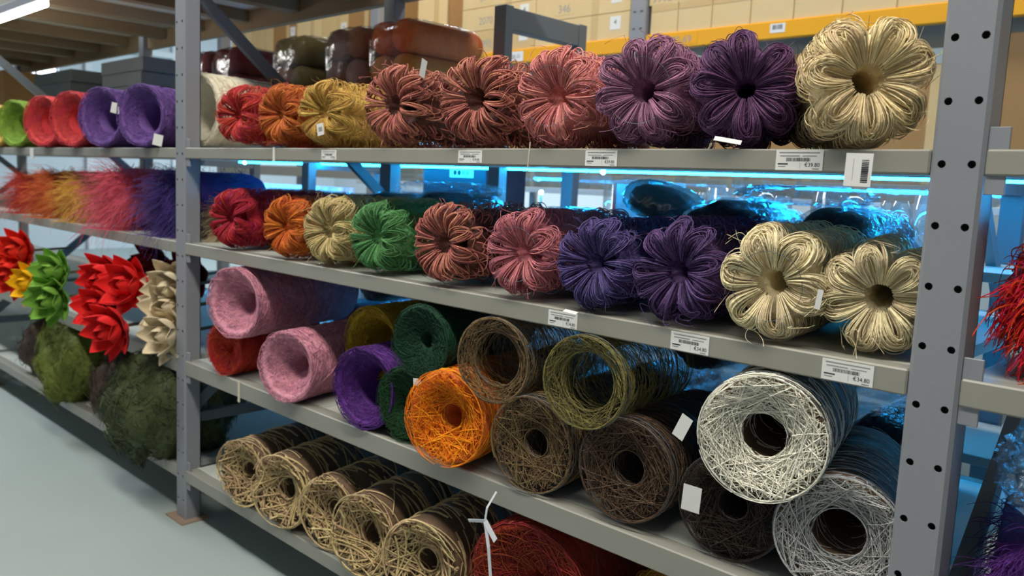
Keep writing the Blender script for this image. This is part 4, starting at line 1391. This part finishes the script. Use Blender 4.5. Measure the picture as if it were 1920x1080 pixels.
# the level below the yellow beam, in shade
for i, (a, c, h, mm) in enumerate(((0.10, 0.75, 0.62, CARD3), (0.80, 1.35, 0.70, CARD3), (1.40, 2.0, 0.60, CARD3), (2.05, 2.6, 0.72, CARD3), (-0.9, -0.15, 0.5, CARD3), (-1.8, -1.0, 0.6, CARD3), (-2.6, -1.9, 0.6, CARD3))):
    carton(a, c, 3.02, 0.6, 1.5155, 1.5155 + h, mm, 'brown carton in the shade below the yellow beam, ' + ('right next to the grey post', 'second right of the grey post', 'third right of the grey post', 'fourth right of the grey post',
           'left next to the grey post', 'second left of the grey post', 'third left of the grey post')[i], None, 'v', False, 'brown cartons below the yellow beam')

# white shelf with glass tanks in the back aisle
ws = empty('white_shelf', (0, 2.55, 0), 0, 'pale metal shelf of glass tanks across the back aisle', 'shelf')
WHS = plain('pale_shelf', (188, 196, 198), 0.5)
for z in (1.385, 0.9, 0.45):
    MB().box(-2.4, 2.4, 0, 0.36, z, z + 0.035, 0.002).build('shelf_board', WHS, ws)
for x in (-2.37, -0.8, 0.8, 2.37):
    MB().box(x - 0.02, x + 0.02, 0.361, 0.40, 0, 1.6).build('shelf_post', WHS, ws)
tank = MB().box(-0.14, 0.14, 0, 0.006, 0, 0.11).box(-0.14, 0.14, 0.234, 0.24, 0, 0.11).box(-0.14, -0.134, 0.0065, 0.2335, 0, 0.11).box(0.134, 0.14, 0.0065, 0.2335, 0, 0.11).box(-0.134, 0.134, 0.0065, 0.2335, 0, 0.006).mesh('glass_tank')
for i in range(13):
    o = link('glass_tank', tank, GLASS, None, (-2.16 + 0.36 * i, 2.60, 1.4205))
    tag(o, 'square glass tank in the row on the pale back shelf', 'tank', 'glass tanks on the pale shelf')

# ---------------------------------------------------------------- far stock seen through the left gap
DARKC = plain('dark_grey_crate', (92, 98, 100), 0.6, 0, 0.3, 0.1, 8)
for x, y, wx, n, lab in ((-3.66, 0.70, 0.40, 7, 'further'), (-2.37, 0.70, 0.33, 7, 'nearer')):
    for k in range(n):
        o = MB().box(-wx + 0.015 * (k % 2), wx - 0.012 * (k % 3), 0.0, 0.32, 0, 0.084, 0.004).build('dark_tray', DARKC, None, loc=(x, y, ZA + 0.0855 * k))
        tag(o, 'dark grey tray, %s in the %s stack behind the hollow rolls' % (('lowest', 'second from below', 'third from below', 'fourth from below', 'fifth from below', 'sixth from below', 'topmost')[k], lab), 'tray', 'stacked dark trays')
bx = empty('carton', (-4.95, 0.62, ZA), 0.0, 'dim brown carton at the far left end under the upper deck', 'carton')
MB().box(-0.40, 0.40, 0, 0.38, 0, 0.66, 0.004).build('carton_body', CARD3, bx)
MB().box(-0.40, 0.40, -0.0012, -0.0002, 0.30, 0.35).build('tape', TAPE, bx)

# glowing batten standing in for the lit front face of the deck beam
fb = empty('lit_beam_strip', (-2.0, -0.07, 2.17), 0, 'glaring white strip glowing for the lit deck beam at the upper left', 'lamp')
MB().box(-0.75, 0.75, -0.02, 0.02, 0.03, 0.075, 0.004).build('batten', STEEL, fb)
MB().box(-0.72, 0.72, -0.015, 0.015, 0.0, 0.0295, 0.005).build('tube', BEAM_GLOW, fb)  # emissive bar in place of the brightly lit beam face
